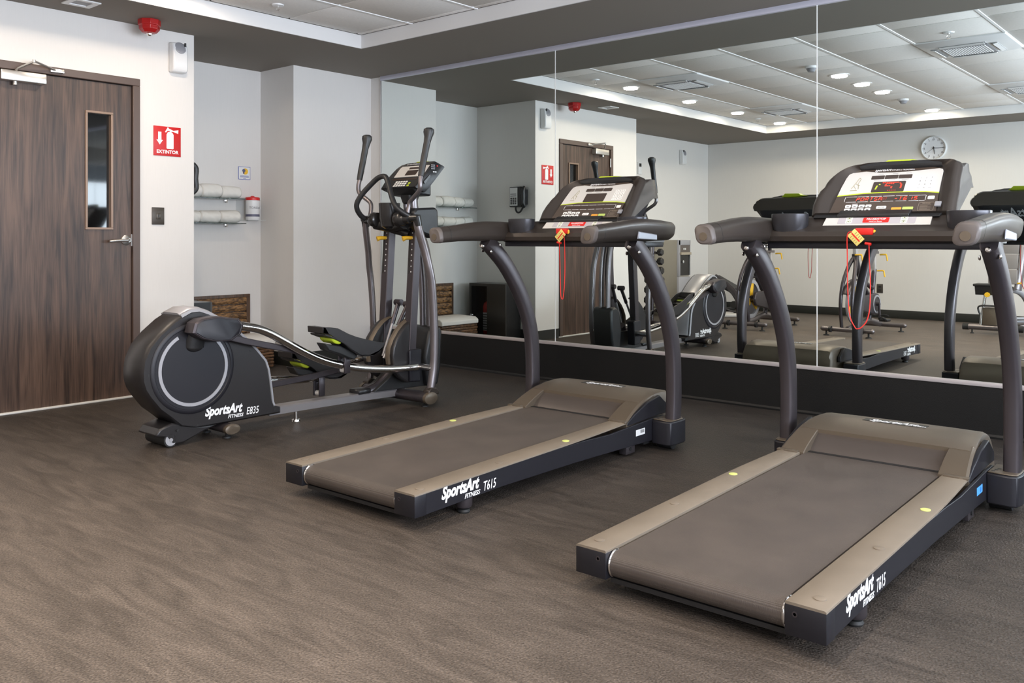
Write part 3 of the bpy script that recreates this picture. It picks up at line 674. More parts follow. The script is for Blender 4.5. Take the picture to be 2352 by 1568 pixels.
for i, z in enumerate(zs):
    t = thing('hex_dumbbell', 'black hex dumbbell, %s on the upright rack' % nmz[i], 'dumbbell', (RX, RY-.045, z-.038+.012), 0, 'hex dumbbells on the upright rack')
    s_ = .043+.0018*i; hl = .062+.002*i
    obj('handle', MB().cyl((-.07, 0, 0), (.07, 0, 0), .014), chrome, t)
    for sx in (-1, 1):
        m = MB(); x1 = sx*.056; x2 = sx*(.056+hl)
        H6 = lambda r, x: [(x, r*math.cos(PI/6+PI/3*k), r*math.sin(PI/6+PI/3*k)) for k in range(6)]
        m.loft([H6(s_*.8, x1), H6(s_, x1+sx*.008), H6(s_, x2-sx*.008), H6(s_*.82, x2)]); obj('hex_head', m, irr, t, ang=15, bev=.002)

# ================================================================== SPIN BIKES
def spin_bike(loc, label):
    """origin on the floor under the middle; front (flywheel) towards +y"""
    t = thing('spin_bike', label, 'exercise bike', loc, 0, 'spin bikes in front of the back wall')
    yf, yr = .46, -.46
    for y, nm in ((yf, 'front_stabilizer'), (yr, 'rear_stabilizer')):
        m = MB(); m.tube([(-.27, y, .075), (.27, y, .075)], .026, 14); m.ell((-.27, y, .075), (.03, .027, .027)); m.ell((.27, y, .075), (.03, .027, .027)); st = obj(nm, m, gun, t)
        for sx in (-1, 1):
            m = MB(); m.lathe([(.034, 0), (.03, .010), (.010, .016), (.009, .055)], (sx*.235, y, 0)); obj('levelling_foot', m, rubber, st)
    for sx in (-1, 1): obj('transport_wheel', MB().cyl((sx*.175-.012, yf+.03, .075), (sx*.175+.012, yf+.03, .075), .034), black, t)
    m = MB(); m.tube([(0, yf, .08), (0, .2, .10), (0, -.1, .14), (0, yr, .08)], .026, 12, sm=4, rz=.034); obj('base_beam', m, gun, t)
    # front fork: twin curved blades down to the stabilizer
    for sx in (-1, 1):
        m = MB(); m.tube([(sx*.065, yf-.01, .09), (sx*.065, yf+.02, .35), (sx*.06, yf-.03, .58), (sx*.035, yf-.14, .78), (0, yf-.22, .88)], [.018, .018, .02, .022, .024], 10, sm=4); obj('fork_blade', m, gunm, t)
    # flywheel
    cy, cz = yf-.21, .355; m = MB(); R_ = .235
    m.lathe([(R_-.05, -.012), (R_-.01, -.014), (R_, -.008), (R_, .008), (R_-.01, .014), (R_-.05, .012), (R_-.05, -.012)], (0, cy, cz), (1, 0, 0), 48); fw = obj('flywheel', m, silv, t)
    for k in range(3):
        a = k*2*PI/3+PI/2; m = MB(); d = Vector((0, math.cos(a), math.sin(a))); n_ = Vector((0, -math.sin(a), math.cos(a)))
        c0 = Vector((0, cy, cz)); m.loft([[c0+d*.03+n_*.03+Vector((.006, 0, 0)), c0+d*.03-n_*.03+Vector((.006, 0, 0)), c0+d*.03-n_*.03-Vector((.006, 0, 0)), c0+d*.03+n_*.03-Vector((.006, 0, 0))],
            [c0+d*.19+n_*.055+Vector((.008, 0, 0)), c0+d*.19-n_*.055+Vector((.008, 0, 0)), c0+d*.19-n_*.055-Vector((.008, 0, 0)), c0+d*.19+n_*.055-Vector((.008, 0, 0))]]); obj('spoke', m, yel, fw)
    obj('wheel_hub', MB().lathe([(.045, -.03), (.045, .03)], (0, cy, cz), (1, 0, 0)), gunm, fw)
    m = MB(); m.tube([(0, cy+.26*math.cos(a), cz+.26*math.sin(a)) for a in [math.radians(x) for x in range(25, 110, 8)]], .012, 8, rz=.045, up=(1, 0, 0)); obj('sweat_guard', m, gunm, t)
    # frame and chain cover on the +x side
    m = MB(); m.tube([(0, yf-.22, .88), (0, .10, .62), (0, -.10, .42)], .03, 12, sm=4); m.tube([(0, -.28, .72), (0, -.22, .45), (0, -.13, .15)], .028, 12, sm=4); m.tube([(0, .10, .62), (0, -.22, .50)], .024, 10); obj('frame', m, gunm, t)
    m = MB(); pc = (-.14, .33); pts = [(pc[0]+.125*math.cos(a), pc[1]+.125*math.sin(a)) for a in [math.radians(x) for x in range(75, 285, 15)]]+[(cy+.03, cz-.075), (cy+.08, cz), (cy+.03, cz+.08)]
    m.prism(pts, 0, .045, .085); cc = obj('chain_cover', m, gunm, t, bev=.01)
    obj('cover_ring', MB().lathe([(.105, .084), (.105, .090), (.085, .090), (.085, .084), (.105, .084)], (0, pc[0], pc[1]), (1, 0, 0), 36), silv, cc)
    m = MB(); m.cyl((-.10, pc[0], pc[1]), (.12, pc[0], pc[1]), .02); m.tube([(.11, pc[0], pc[1]), (.125, pc[0]+.02, pc[1]-.17)], .014, 8, rz=.02); m.tube([(-.10, pc[0], pc[1]), (-.125, pc[0]-.02, pc[1]+.17)], .014, 8, rz=.02); obj('crank', m, gunm, t)
    for sx, y, z in ((1, pc[0]+.02, pc[1]-.175), (-1, pc[0]-.02, pc[1]+.175)):
        m = MB(); m.b2((sx*.135, y-.05, z-.015), (sx*.23, y+.05, z+.015), bev=.006); m.tube([(sx*.15, y+.05, z), (sx*.16, y+.10, z+.03), (sx*.21, y+.10, z+.03), (sx*.22, y+.05, z)], .012, 8, sm=3); m.tube([(sx*.14, y+.0, z+.05), (sx*.18, y+.0, z+.06), (sx*.225, y, z+.05)], .008, 6); obj('pedal', m, black, t)
    # handlebar post and bars
    m = MB(); m.b2((-.02, yf-.25, .86), (.02, yf-.19, 1.05), bev=.004); obj('handlebar_post', m, alum, t)
    m = MB(); m.tube([(0, yf-.22, 1.06), (-.10, yf-.22, 1.07), (-.20, yf-.22, 1.07), (-.22, yf-.12, 1.10), (-.21, yf+.02, 1.14)], .015, 10, sm=4); m.tube([(0, yf-.22, 1.06), (.10, yf-.22, 1.07), (.20, yf-.22, 1.07), (.22, yf-.12, 1.10), (.21, yf+.02, 1.14)], .015, 10, sm=4); m.tube([(-.06, yf-.22, 1.07), (-.06, yf+.03, 1.10), (.06, yf+.03, 1.10), (.06, yf-.22, 1.07)], .014, 10, sm=3); obj('handlebar', m, black, t)
    m = MB(); m.b2((-.028, yf-.255, .85), (.028, yf-.185, .90), bev=.006); obj('post_collar', m, black, t)
    # seat
    m = MB(); m.b2((-.02, -.30, .68), (.02, -.25, .90), bev=.004); obj('seat_post', m, alum, t)
    m = MB(); m.b2((-.02, -.37, .895), (.02, -.14, .925), bev=.004); obj('seat_slider', m, gun, t)
    m = MB(); rings = []
    for f in range(9):
        q = f/8; y = -.41+.27*q; w_ = .12*(1-q)**.8+.025; rings.append([(w_*math.cos(a), y, .975+.028*math.sin(a)*(1.0-.3*q)) for a in [2*PI*j/14 for j in range(14)]])
    m.loft(rings); obj('saddle', m, black, t)
    obj('seat_clamp', MB().b2((-.015, -.29, .92), (.015, -.25, .955)), gunm, t)
    for p, dx in (((0, yf-.16, .89), 1), ((0, -.32, .70), 1), ((.02, -.345, .885), 1)):
        m = MB(); m.tube([(p[0]+.02, p[1], p[2]), (p[0]+.085, p[1], p[2]+.003), (p[0]+.095, p[1], p[2]-.01), (p[0]+.105, p[1], p[2]-.07)], .009, 8, sm=2); obj('adjust_lever', m, yel, t)
    m = MB(); m.cyl((0, .06, .60), (0, .085, .66), .012); m.ell((0, .088, .67), (.018, .018, .018)); obj('resistance_knob', m, black, t)
    return t
b1 = spin_bike((-4.70, .44, 0), 'spin bike on the left of the pair, between the elliptical reflection and the right bike')
b2_ = copy_tree(b1); b2_.location = (-3.475, .40, 0); b2_.rotation_euler = (0, 0, .06); b2_['label'] = 'spin bike on the right of the pair, below the wall clock'

# ================================================================== WEIGHT BENCH / leg machine, behind the camera
ORG = Vector((-2.35, -.5, 0))
t = thing('weight_bench', 'adjustable grey padded weight bench with upright backrest and yellow knob', 'bench', ORG)
m = MB(); m.tube([(-2.62, -.43, .075), (-2.08, -.43, .075)], .032, 16); obj('front_crossbar', m, gun, t)
for x in (-2.625, -2.075): obj('end_cap', MB().cyl((x-.03, -.43, .075), (x+.03, -.43, .075), .037), rubber, t)
for x in (-2.56, -2.14): obj('levelling_foot', MB().lathe([(.022, 0), (.018, .01), (.008, .014), (.008, .05)], (x, -.43, 0)), rubber, t)
m = MB(); m.tube([(-2.1, -.43, .075), (-2.08, -.95, .075), (-2.08, -1.30, .07)], .03, 12, sm=3); m.tube([(-2.35, -1.30, .07), (-1.85, -1.30, .07)], .03, 12); m.tube([(-2.05, -1.25, .08), (-2.12, -.85, .42), (-2.2, -.62, .50)], .034, 12, sm=3); m.tube([(-2.02, -1.0, .16), (-2.35, -.7, .16)], .014, 8); m.tube([(-2.02, -1.1, .12), (-2.35, -.7, .12)], .014, 8); obj('base_frame', m, silv, t)
m = MB(); m.b2((-2.45, -.52, .10), (-2.30, -.40, .30), bev=.012); obj('weight_shroud', m, plastl, t)
m = MB(); m.tube([(-2.47, -.43, .09), (-2.45, -.45, .30), (-2.42, -.47, .52)], .018, 10, sm=3); obj('front_post', m, chrome, t)
m = MB(); m.cyl((-2.395, -.41, .445), (-2.395, -.37, .445), .028, 8); obj('yellow_knob', m, yel, t)
m = MB(); m.tube([(-2.47, -.40, .22), (-2.49, -.39, .29), (-2.45, -.38, .32), (-2.30, -.38, .32)], .010, 8, sm=3); obj('hand_grip', m, black, t)
m = MB(); m.b2((-2.54, -.58, .535), (-2.30, -.36, .565), bev=.012); m.prism([(-.56, .44), (-.40, .44), (-.37, .535), (-.58, .535)], 0, -2.52, -2.32); obj('seat_pad', m, black, t, label='black seat pad')
m = MB()
for k in range(4): m.b2((-2.42+.005*k, -.62-.05*k, .56+.17*k), (-2.13, -.53-.05*k, .725+.17*k), bev=.012)
obj('backrest_pad', m, vinyl, t)
m = MB(); m.tube([(-2.13, -.58, .50), (-2.10, -.64, .80), (-2.09, -.72, 1.05), (-2.11, -.76, 1.22)], .03, 12, sm=3, rz=.05); obj('backrest_shell', m, gun, t)
obj('pop_pin', MB().cyl((-2.15, -.56, .57), (-2.09, -.54, .575), .010), yel, t)
ORG = Vector((0, 0, 0))
# black folded ab bench and white mat by the recess
ORG = Vector((-5.75, -.75, 0))
t = thing('ab_bench', 'black sit-up bench angled up behind the elliptical reflection', 'bench', ORG)
m = MB(); m.tube([(-6.15, -1.2, .50), (-5.75, -.95, .33), (-5.55, -.8, .10)], .03, 12, sm=3, rz=.055); obj('frame', m, gunm, t)
m = MB(); m.prism([(-6.18, .46), (-5.82, .30), (-5.78, .36), (-6.14, .54)], 1, -1.3, -1.0); obj('pad', m, black, t, bev=.015)
m = MB(); m.cyl((-5.62, -1.0, .16), (-5.62, -.7, .16), .05); m.cyl((-5.9, -1.25, .06), (-5.9, -.75, .06), .03); m.cyl((-5.60, -.95, .03), (-5.60, -.70, .03), .03); obj('roller_pads', m, rubber, t)
m = MB(); m.tube([(-6.1, -1.15, .02), (-5.9, -1.0, .06), (-5.6, -.82, .03)], .02, 10); m.tube([(-6.1, -1.15, .02), (-6.12, -1.18, .48)], .02, 10); obj('base', m, gunm, t)
ORG = Vector((0, 0, 0))
m = MB(); m.prism([(-5.98, -.22), (-5.50, -.62), (-5.74, -.92), (-6.28, -.62)], 2, .002, .045)
o = obj('floor_mat', m, offw, bev=.01); center(tag(o, 'white folded floor mat lying beside the left bike', 'mat'))

# ================================================================== TREADMILL
PB = Vector((0, 1.609, 1.172)); PT = Vector((0, 1.785, 1.361)); EY = (PT-PB).normalized(); EX = Vector((1, 0, 0)); EN = EX.cross(EY)  # towards the runner
def PN(x, s, n=0): return PB+EX*x+EY*s+EN*n
def panel_poly(pts, n0, n1):
    m = MB(); m.loft([[PN(x, s, n0) for x, s in pts], [PN(x, s, n1) for x, s in pts]]); return m
def prect(x0, s0, x1, s1, n0, n1, r=.002):
    return panel_poly(rrect(x1-x0, s1-s0, min(r, (x1-x0)/2.2, (s1-s0)/2.2), 3, (x0+x1)/2, (s0+s1)/2), n0, n1)
SEG = {'P': 'abefg', 'O': 'abcdef', 'R': 'abefgr', 'T': 'aij', 'S': 'acdfg', 'A': 'abcefg', '-': 'g', '6': 'acdefg', '1': 'ij', '5': 'acdfg'}
def seg_char(m, ch, x, s, w_, h_, th=.0022, sl=.14):
    def bar(x0, s0, x1, s1):
        m.loft([[PN(x+px+sl*ps-ox, s+ps-oy, n) for px, ps, ox, oy in ((x0, s0, th/2*abs(s1-s0 > 1e-5 or 0) if 0 else (th/2 if abs(x1-x0) < abs(s1-s0) else 0), (th/2 if abs(x1-x0) >= abs(s1-s0) else 0)), (x0, s0, -(th/2 if abs(x1-x0) < abs(s1-s0) else 0), -(th/2 if abs(x1-x0) >= abs(s1-s0) else 0)),
            (x1, s1, -(th/2 if abs(x1-x0) < abs(s1-s0) else 0), -(th/2 if abs(x1-x0) >= abs(s1-s0) else 0)), (x1, s1, (th/2 if abs(x1-x0) < abs(s1-s0) else 0), (th/2 if abs(x1-x0) >= abs(s1-s0) else 0)))] for n in (.0015, .0021)])
    g = .0012
    B = {'a': (g, h_, w_-g, h_), 'b': (w_, h_/2+g, w_, h_-g), 'c': (w_, g, w_, h_/2-g), 'd': (g, 0, w_-g, 0), 'e': (0, g, 0, h_/2-g), 'f': (0, h_/2+g, 0, h_-g), 'g': (g, h_/2, w_-g, h_/2),
         'i': (w_/2, h_/2+g, w_/2, h_-g), 'j': (w_/2, g, w_/2, h_/2-g), 'r': (w_*.55, h_/2-g, w_-.001, g)}
    for k in SEG[ch]: bar(*B[k])
def logo(par, org, X, Y, w_, model=None, mat=None, name='lettering', sub='FITNESS'):
    """brand line in heavy italics with the small second line and the model number"""
    mat = mat or inkw; org = Vector(org); X = Vector(X); Y = Vector(Y); k = w_
    m = text('SportsArt', .30*k, org, X, Y, bold=.040, shear=.30, sx=.80)
    if sub: merge(m, text(sub, .115*k, org+X*(.60*k)-Y*(.125*k), X, Y, bold=.02, shear=.28, sx=1.02))
    if model: merge(m, text(model, .25*k, org+X*(1.10*k)-Y*(.10*k), X, Y, bold=.006, shear=.22, sx=.70))
    return obj(name, m, mat, par)

def treadmill(loc, rz, label, lit):
    t = thing('treadmill', label, 'treadmill', loc, rz, 'treadmills facing the mirror')
    INC = .022
    rt = lambda y: .139+INC*y
    # running belt: closed slab with a rounded rear end
    m = MB(); zc_, rr = .093, .040; prof = []
    for k in range(13):
        a = PI/2+PI*k/12; prof.append((.046+rr*math.cos(a), zc_+rr*math.sin(a)))
    prof += [(1.56, .055+INC*1.56), (1.56, .133+INC*1.56)]
    m.prism(prof, 0, -.268, .268); obj('running_belt', m, beltm, t)
    for sx in (-1, 1):
        m = MB(); m.lathe([(.041, -.004), (.043, 0), (.041, .004), (.030, .004), (.030, -.004), (.041, -.004)], (sx*.271, .046, zc_), (1, 0, 0)); obj('roller_ring', m, chrome, t)
    m = MB(); m.b2((-.28, .03, .038), (.28, .10, .052)); m.b2((-.27, .10, .05), (.27, 1.5, .062)); m.b2((-.30, .25, .03), (-.26, 1.85, .075)); m.b2((.26, .25, .03), (.30, 1.85, .075)); m.b2((-.36, 1.62, .03), (.36, 1.86, .07)); obj('underframe', m, black, t)
    xo = lambda y: .387 if y < .95 else .387-.018*min(1, (y-.95)/.5)**1.5
    for sx in (-1, 1):
        # side rail: top step surface
        ys = [0.0, .2, .6, .95, 1.1, 1.25, 1.40, 1.47]
        m = MB(); m.loft([[(sx*.278, y, rt(y)-.022), (sx*.278, y, rt(y)-.002), (sx*.281, y, rt(y)), (sx*(xo(y)-.006), y, rt(y)-.0005), (sx*(xo(y)-.001), y, rt(y)-.003), (sx*xo(y), y, rt(y)-.008), (sx*(xo(y)-.01), y, rt(y)-.012)] for y in ys]); rail = obj('side_rail', m, railm, t)
        for y in (.066, .52, .972, 1.44):
            mt = M_('disc_lime', (.62, .68, .20), .5) if not bpy.data.materials.get('disc_lime') else bpy.data.materials['disc_lime']
            m = MB(); m.lathe([(.0165, -.001), (.0165, .0022), (.015, .0028)], (sx*.345 if y < .9 else sx*.350, y, rt(y)-.0005), (0, -INC, 1)); d = obj('screw_cap', m, mt if abs(y-.972) < .01 else railm, rail)
        # rear end cap
        m = MB(); m.b2((sx*.277, -.001, .052), (sx*.3875, .06, .1325), bev=.003); ec = obj('rear_end_cap', m, sidem, t)
        m = MB(); m.lathe([(.0075, 0), (.0075, .0015), (.0045, .0015), (.004, -.001)], (sx*.305, -.001, .110), (0, -1, 0)); obj('bolt', m, gunm, ec)
        # outer side cover
        m = MB(); top = [(.05, .131), (.5, .142), (.9, .149), (1.1, .148), (1.28, .142), (1.42, .148), (1.66, .158), (1.78, .160)]; bot = [(1.78, .045), (1.5, .052), (1.0, .062), (.5, .064), (.05, .052)]
        m.prism(top+bot, 0, sx*.372, sx*.384); sp = obj('side_cover', m, sidem, t, bev=.002)
        if sx == 1:
            logo(sp, (.3848, .140, .090), (0, 1, .012), (0, 0, 1), .212, 'T615')
            m = MB(); m.b2((.3845, 1.508, .094), (.3853, 1.592, .124)); obj('sticker', m, blu if lit else wplas, sp)
            m = MB()
            if not lit:
                for k in range(8): m.b2((.3853, 1.55+k*.0045, .104), (.3856, 1.5525+k*.0045, .120))
            else: m.lathe([(.010, 0), (.010, .0004)], (.3853, 1.562, .109), (1, 0, 0))
            obj('sticker_print', m, ink if not lit else M_('print_blue', (.03, .2, .6), .5), sp)
        # post base box
        m = MB(); pl = [(sx*.383, 1.66), (sx*.47, 1.652), (sx*.492, 1.665), (sx*.500, 1.71), (sx*.500, 1.785), (sx*.49, 1.815), (sx*.46, 1.828), (sx*.383, 1.828)]
        m.prism(pl, 2, .033, .152); pb = obj('post_base', m, sidem, t, bev=.006)
        m = MB(); m.prism([(sx*.386, 1.668), (sx*.468, 1.662), (sx*.489, 1.674), (sx*.494, 1.71), (sx*.494, 1.78), (sx*.46, 1.82), (sx*.386, 1.82)], 2, .152, .158); obj('base_top_plate', m, plastl, pb, bev=.003)
        for k in range(3): obj('plate_slot', MB().lathe([(.007, .1575), (.007, .1590)], (sx*(.402+.006*k), 1.690+.024*k, 0)), ink, pb)
        # upright post
        pts = [(sx*.459, 1.742, .150), (sx*.459, 1.750, .30), (sx*.459, 1.738, .50), (sx*.459, 1.690, .66), (sx*.460, 1.610, .80), (sx*.461, 1.505, .93), (sx*.462, 1.40, 1.02), (sx*.463, 1.345, 1.06)]
        pts = smooth(pts, 5); n_ = len(pts); rings = []
        for i, p in enumerate(pts):
            tt = (pts[min(i+1, n_-1)]-pts[max(i-1, 0)]).normalized(); u = Vector((1, 0, 0)); v = tt.cross(u); f = min(1, p.z/1.0)
            A, B = .031, .040+.004*f; ring = []
            for j in range(20):
                a = 2*PI*j/20; ca, sa = math.cos(a), math.sin(a)
                ca = math.copysign(abs(ca)**.5, ca); sa = math.copysign(abs(sa)**.62, sa); ring.append(p+u*ca*A+v*sa*B)
            rings.append(ring)
        m = MB(); m.loft(rings); up = obj('upright_post', m, gunm, t)
        for dx, y, z in ((-sx*.034, 1.355, 1.000), (-sx*.034, 1.43, 1.035), (sx*.034, 1.36, 1.005)):
            m = MB(); m.lathe([(.009, 0), (.009, .003), (.006, .006), (0, .007)], (sx*.462+dx*.92, y, z), (1 if dx > 0 else -1, 0, 0)); obj('bolt', m, chrome, up)
        m = MB(); m.lathe([(.011, 0), (.011, .003), (.008, .008), (0, .009)], (sx*.463, 1.325, 1.030), (0, -1, 0)); obj('bolt', m, chrome, up)
        # feet
        m = MB(); m.lathe([(.030, .022), (.034, .03), (.034, .064)], (sx*.350, .30, 0)); ft = obj('rear_foot', m, gunm, t)
        m = MB(); m.lathe([(.024, 0), (.026, .006), (.022, .014), (.010, .018), (.010, .03)], (sx*.350, .30, 0)); obj('levelling_pad', m, rubber, ft)
        m = MB(); m.b2((sx*.330, 1.44, .012), (sx*.372, 1.52, .062), bev=.003); fb = obj('lift_bracket', m, gunm, t)
        obj('bracket_bolt', MB().lathe([(.009, 0), (.009, .004)], (sx*.372, 1.478, .036), (sx, 0, 0)), black, fb)
        m = MB(); m.cyl((sx*.38, 1.745, .033), (sx*.46, 1.745, .033), .033, 24); obj('transport_wheel', m, rubber, t)
    # motor hood
    prof = [(1.44, .171), (1.47, .188), (1.52, .212), (1.58, .236), (1.64, .254), (1.70, .266), (1.77, .273), (1.84, .272), (1.90, .264), (1.94, .248), (1.965, .215), (1.975, .16), (1.975, .05)]
    wf = lambda y: .374-.036*min(1, max(0, (y-1.44)/.40))**.8
    m = MB()
    def sect(y, h, xi, sx): return [(sx*xi, y, .06), (sx*xi, y, h-.004), (sx*(xi+.003), y, h), (sx*(wf(y)-.012), y, h-.0015), (sx*(wf(y)-.002), y, h-.010), (sx*(wf(y)+.004*0+.012*(1-min(1, h/.27))), y, .06)]
    for sx in (-1, 1): m.loft([sect(y, h, .262, sx) for y, h in prof[:5]])
    rings = []
    for y, h in [(1.600, .2425)]+prof[4:]:
        w_ = wf(y); hb = max(h, .062); rings.append([(-w_-.03*(y-1.5), y, .05), (-w_-.004, y, max(.055, hb-.03)), (-w_+.004, y, max(.056, hb-.008)), (-w_+.02, y, hb)]+[(x, y, hb+.002) for x in (-.2, -.1, 0, .1, .2)]+[(w_-.02, y, hb), (w_-.004, y, max(.056, hb-.008)), (w_+.004, y, max(.055, hb-.03)), (w_+.03*(y-1.5), y, .05)])
    m.loft(rings); hood = obj('motor_hood', m, plastl, t, ang=30)
    # concave recessed panel behind the belt end
    cp = [(1.505, .160), (1.516, .172), (1.540, .192), (1.570, .212), (1.600, .228), (1.66, .235), (1.66, .14), (1.505, .14)]
    m = MB(); m.prism(cp, 0, -.262, .262); obj('recessed_panel', m, M_('recess_brown', (.085, .070, .062), .38, .2) if not bpy.data.materials.get('recess_brown') else bpy.data.materials['recess_brown'], hood)
    m = MB(); m.b2((-.262, 1.485, .150), (.262, 1.508, .168)); obj('belt_guard', m, black, hood)
    for sx in (-1, 1):
        m = MB(); m.b2((sx*.285, 1.425, rt(1.43)-.004), (sx*.374, 1.450, rt(1.43)+.006), bev=.002); obj('hood_toe', m, plastl, hood)
    m = MB(); m.b2((-.130, 1.765, .274), (.130, 1.815, .2762)); bd = obj('hood_badge', m, ink, hood)
    obj('badge_lettering', merge(text('SportsArt', .062, (-.105, 1.772, .2765), (1, 0, 0), (0, 1, 0), bold=.02, shear=.3, sx=.78), text('FITNESS', .02, (.06, 1.770, .2765), (1, 0, 0), (0, 1, 0), bold=.01)), inkw, bd)
    for sx in (-1, 1):
      m = MB(); m.prism([(1.445, .150), (1.60, .156), (1.76, .162), (1.85, .162), (1.85, .20), (1.76, .262), (1.64, .240), (1.52, .200), (1.45, .166)], 0, sx*.352, sx*.372)
      obj('hood_side', m, sidem, hood, bev=.004)
    # crossbar body
    m = MB(); ss = []
    for x, k in ((-.455, .0), (-.44, .2), (-.40, .55), (-.30, .9), (-.24, 1), (.24, 1), (.30, .9), (.40, .55), (.44, .2), (.455, .0)):
        f0 = 1.47-.02*k; ss.append([(x, f0+.025, 1.052), (x, f0, 1.060), (x, f0-.004, 1.080), (x, f0+.010, 1.100), (x, 1.515, 1.118), (x, 1.535, 1.130-.002*(1-k)), (x, 1.572, 1.160-.004*(1-k)), (x, 1.61, 1.168-.012*(1-k)), (x, 1.66+.06*k, 1.168-.02*(1-k)), (x, 1.68+.08*k, 1.14), (x, 1.66+.08*k, 1.052)])
    m.loft(ss); cb = obj('crossbar', m, plast, t, ang=30)
    m = MB(); m.b2((-.44, 1.48, 1.028), (.44, 1.68, 1.054), bev=.004); obj('crossbar_tray', m, sidem, cb)
    # handlebars
    for sx in (-1, 1):
        def hsec(y, zc2, w_, h_, dx=0):
            o = []
            for px, pz in rrect(w_, h_, .33*min(w_, h_), 4):
                px += .20*pz*sx; o.append((sx*(.474+dx)+px, y, zc2+pz))
            return o
        m = MB(); m.loft([hsec(.985, 1.087, .083, .079), hsec(1.02, 1.090, .082, .080), hsec(1.12, 1.098, .082, .084), hsec(1.24, 1.106, .084, .096, .002), hsec(1.36, 1.110, .092, .108, .003), hsec(1.46, 1.110, .100, .108, -.002), hsec(1.56, 1.110, .104, .100, -.008), hsec(1.66, 1.108, .100, .090, -.014), hsec(1.70, 1.108, .08, .07, -.02)])
        hb = obj('handlebar', m, plast, t, ang=50)
        m = MB(); m.loft([hsec(.965, 1.085, .066, .066), hsec(.969, 1.085, .076, .076), hsec(.986, 1.087, .084, .081)]); ec = obj('grip_end', m, greyp if False else M_('grip_end_brown', (.095, .080, .074), .45) if not bpy.data.materials.get('grip_end_brown') else bpy.data.materials['grip_end_brown'], hb)
        obj('end_disc', MB().lathe([(.017, 0), (.017, .003)], (sx*.474, .9655, 1.078), (0, -1, 0)), plastl, ec)
        obj('grip_seam', MB().loft([hsec(1.045, 1.0925, .0828, .0818), hsec(1.048, 1.0927, .0828, .0818)]), black, hb)
        m = MB(); m.prism([(1.30, 1.068), (1.475, 1.062), (1.475, 1.090), (1.31, 1.104)], 0, sx*.5175, sx*.5255); obj('silver_badge', m, M_('badge_blue_grey', (.26, .27, .31), .35, .2) if not bpy.data.materials.get('badge_blue_grey') else bpy.data.materials['badge_blue_grey'], hb, bev=.004)
    # cup holders
    for sx in (-1, 1):
        m = MB(); cx_, cy_ = sx*.355, 1.520
        pr = lambda r, z: [(cx_+r*math.cos(a)*(1.0), cy_+r*math.sin(a)*.78, z) for a in [2*PI*j/32 for j in range(32)]]
        m.loft([pr(.055, 1.092), pr(.070, 1.098), pr(.078, 1.13), pr(.080, 1.176), pr(.076, 1.178), pr(.073, 1.176), pr(.070, 1.12), pr(.02, 1.11)]); obj('cup_holder', m, cupm, cb)
    # silver control strip
    m = MB(); q = [(-.214, 1.528, 1.1225), (.214, 1.528, 1.1225), (.212, 1.568, 1.160), (-.210, 1.568, 1.160)]
    nv = Vector((0, -.69, .73)); m.loft([[Vector(p)-nv*.004 for p in q], [Vector(p)+nv*.0045 for p in q]]); st = obj('control_strip', m, panw, cb)
    U = Vector((0, .73, .69)); B0 = Vector((0, 1.531, 1.1250))+nv*.0048
    def srect(x0, v0, x1, v1, n0=0, n1=.0006): 
        m = MB(); m.loft([[B0+Vector((x, 0, 0))+U*v+nv*n_ for x, v in rrect(x1-x0, v1-v0, min(.004, (v1-v0)/2.3), 3, (x0+x1)/2, (v0+v1)/2)] for n_ in (n0, n1)]); return m
    obj('lilac_band', srect(-.155, .004, .155, .046), panw2, st)
    sb = obj('stop_button', srect(-.052, .010, .052, .040, .0004, .0016), red, st)
    obj('stop_lettering', merge(text('PAUSE/STOP', .014, B0+Vector((0, 0, 0))+U*.025+nv*.0021, (1, 0, 0), U, bold=.02, align='CENTER'), text('Hold to Reset', .009, B0+U*.013+nv*.0021, (1, 0, 0), U, bold=.01, align='CENTER')), inkw, sb)
    for sx in (-1, 1):
        kb = obj('arrow_key', srect(sx*.11-.013, .006, sx*.11+.013, .048, .0004, .0012), keyw, st)
        m = MB()
        for v, d in ((.036, 1), (.016, -1)):
            c = B0+Vector((sx*.11, 0, 0))+U*v+nv*.0014; m.loft([[c+Vector((-.006, 0, 0))-U*.003*d, c+Vector((.006, 0, 0))-U*.003*d, c+U*.005*d], [c+Vector((-.006, 0, 0))-U*.003*d+nv*.0003, c+Vector((.006, 0, 0))-U*.003*d+nv*.0003, c+U*.005*d+nv*.0003]])
            m.tube([c+Vector((.0095*math.cos(a), 0, 0))+U*.0085*math.sin(a) for a in [2*PI*j/16 for j in range(17)]], .0006, 5)
        obj('arrow_mark', m, M_('print_olive', (.18, .22, .06), .5) if not bpy.data.materials.get('print_olive') else bpy.data.materials['print_olive'], kb)
    m = MB(); m.prism([(1.555, 1.160), (1.585, 1.160), (1.606, 1.176), (1.604, 1.190), (1.592, 1.188), (1.570, 1.176), (1.555, 1.172)], 0, -.165, .125); m.prism([(1.555, 1.158), (1.60, 1.158), (1.608, 1.176), (1.575, 1.170)], 0, -.27, .24); obj('reading_ledge', m, black, cb, bev=.003)
    # console head
    def outline(n=15):
        o = []
        W0, W1 = .288, .262; ST, SBm = .293, -.012; r = .125; r2 = .035
        o += [(-W0, SBm), (-W0-.011, .05), (-W0-.010, .09), (-W0-.001, .14)]
        for i in range(9):
            a = PI-PI/2*i/8; o.append((-W0+.012+.0+r+r*math.cos(a)*1.0, ST-r-.005+r*math.sin(a)))
        o += [(-.12, ST+.002), (0, ST+.003), (.12, ST+.002)]
        for i in range(7):
            a = PI/2-PI/2*i/6; o.append((W1-r2+r2*math.cos(a)+.008, ST-r2+r2*math.sin(a)))
        o += [(W0-.016, .18), (W0-.008, .12), (W0-.006, .06), (W0, SBm)]
        return o
    O = outline(); cx0, cs0 = -.003, .125
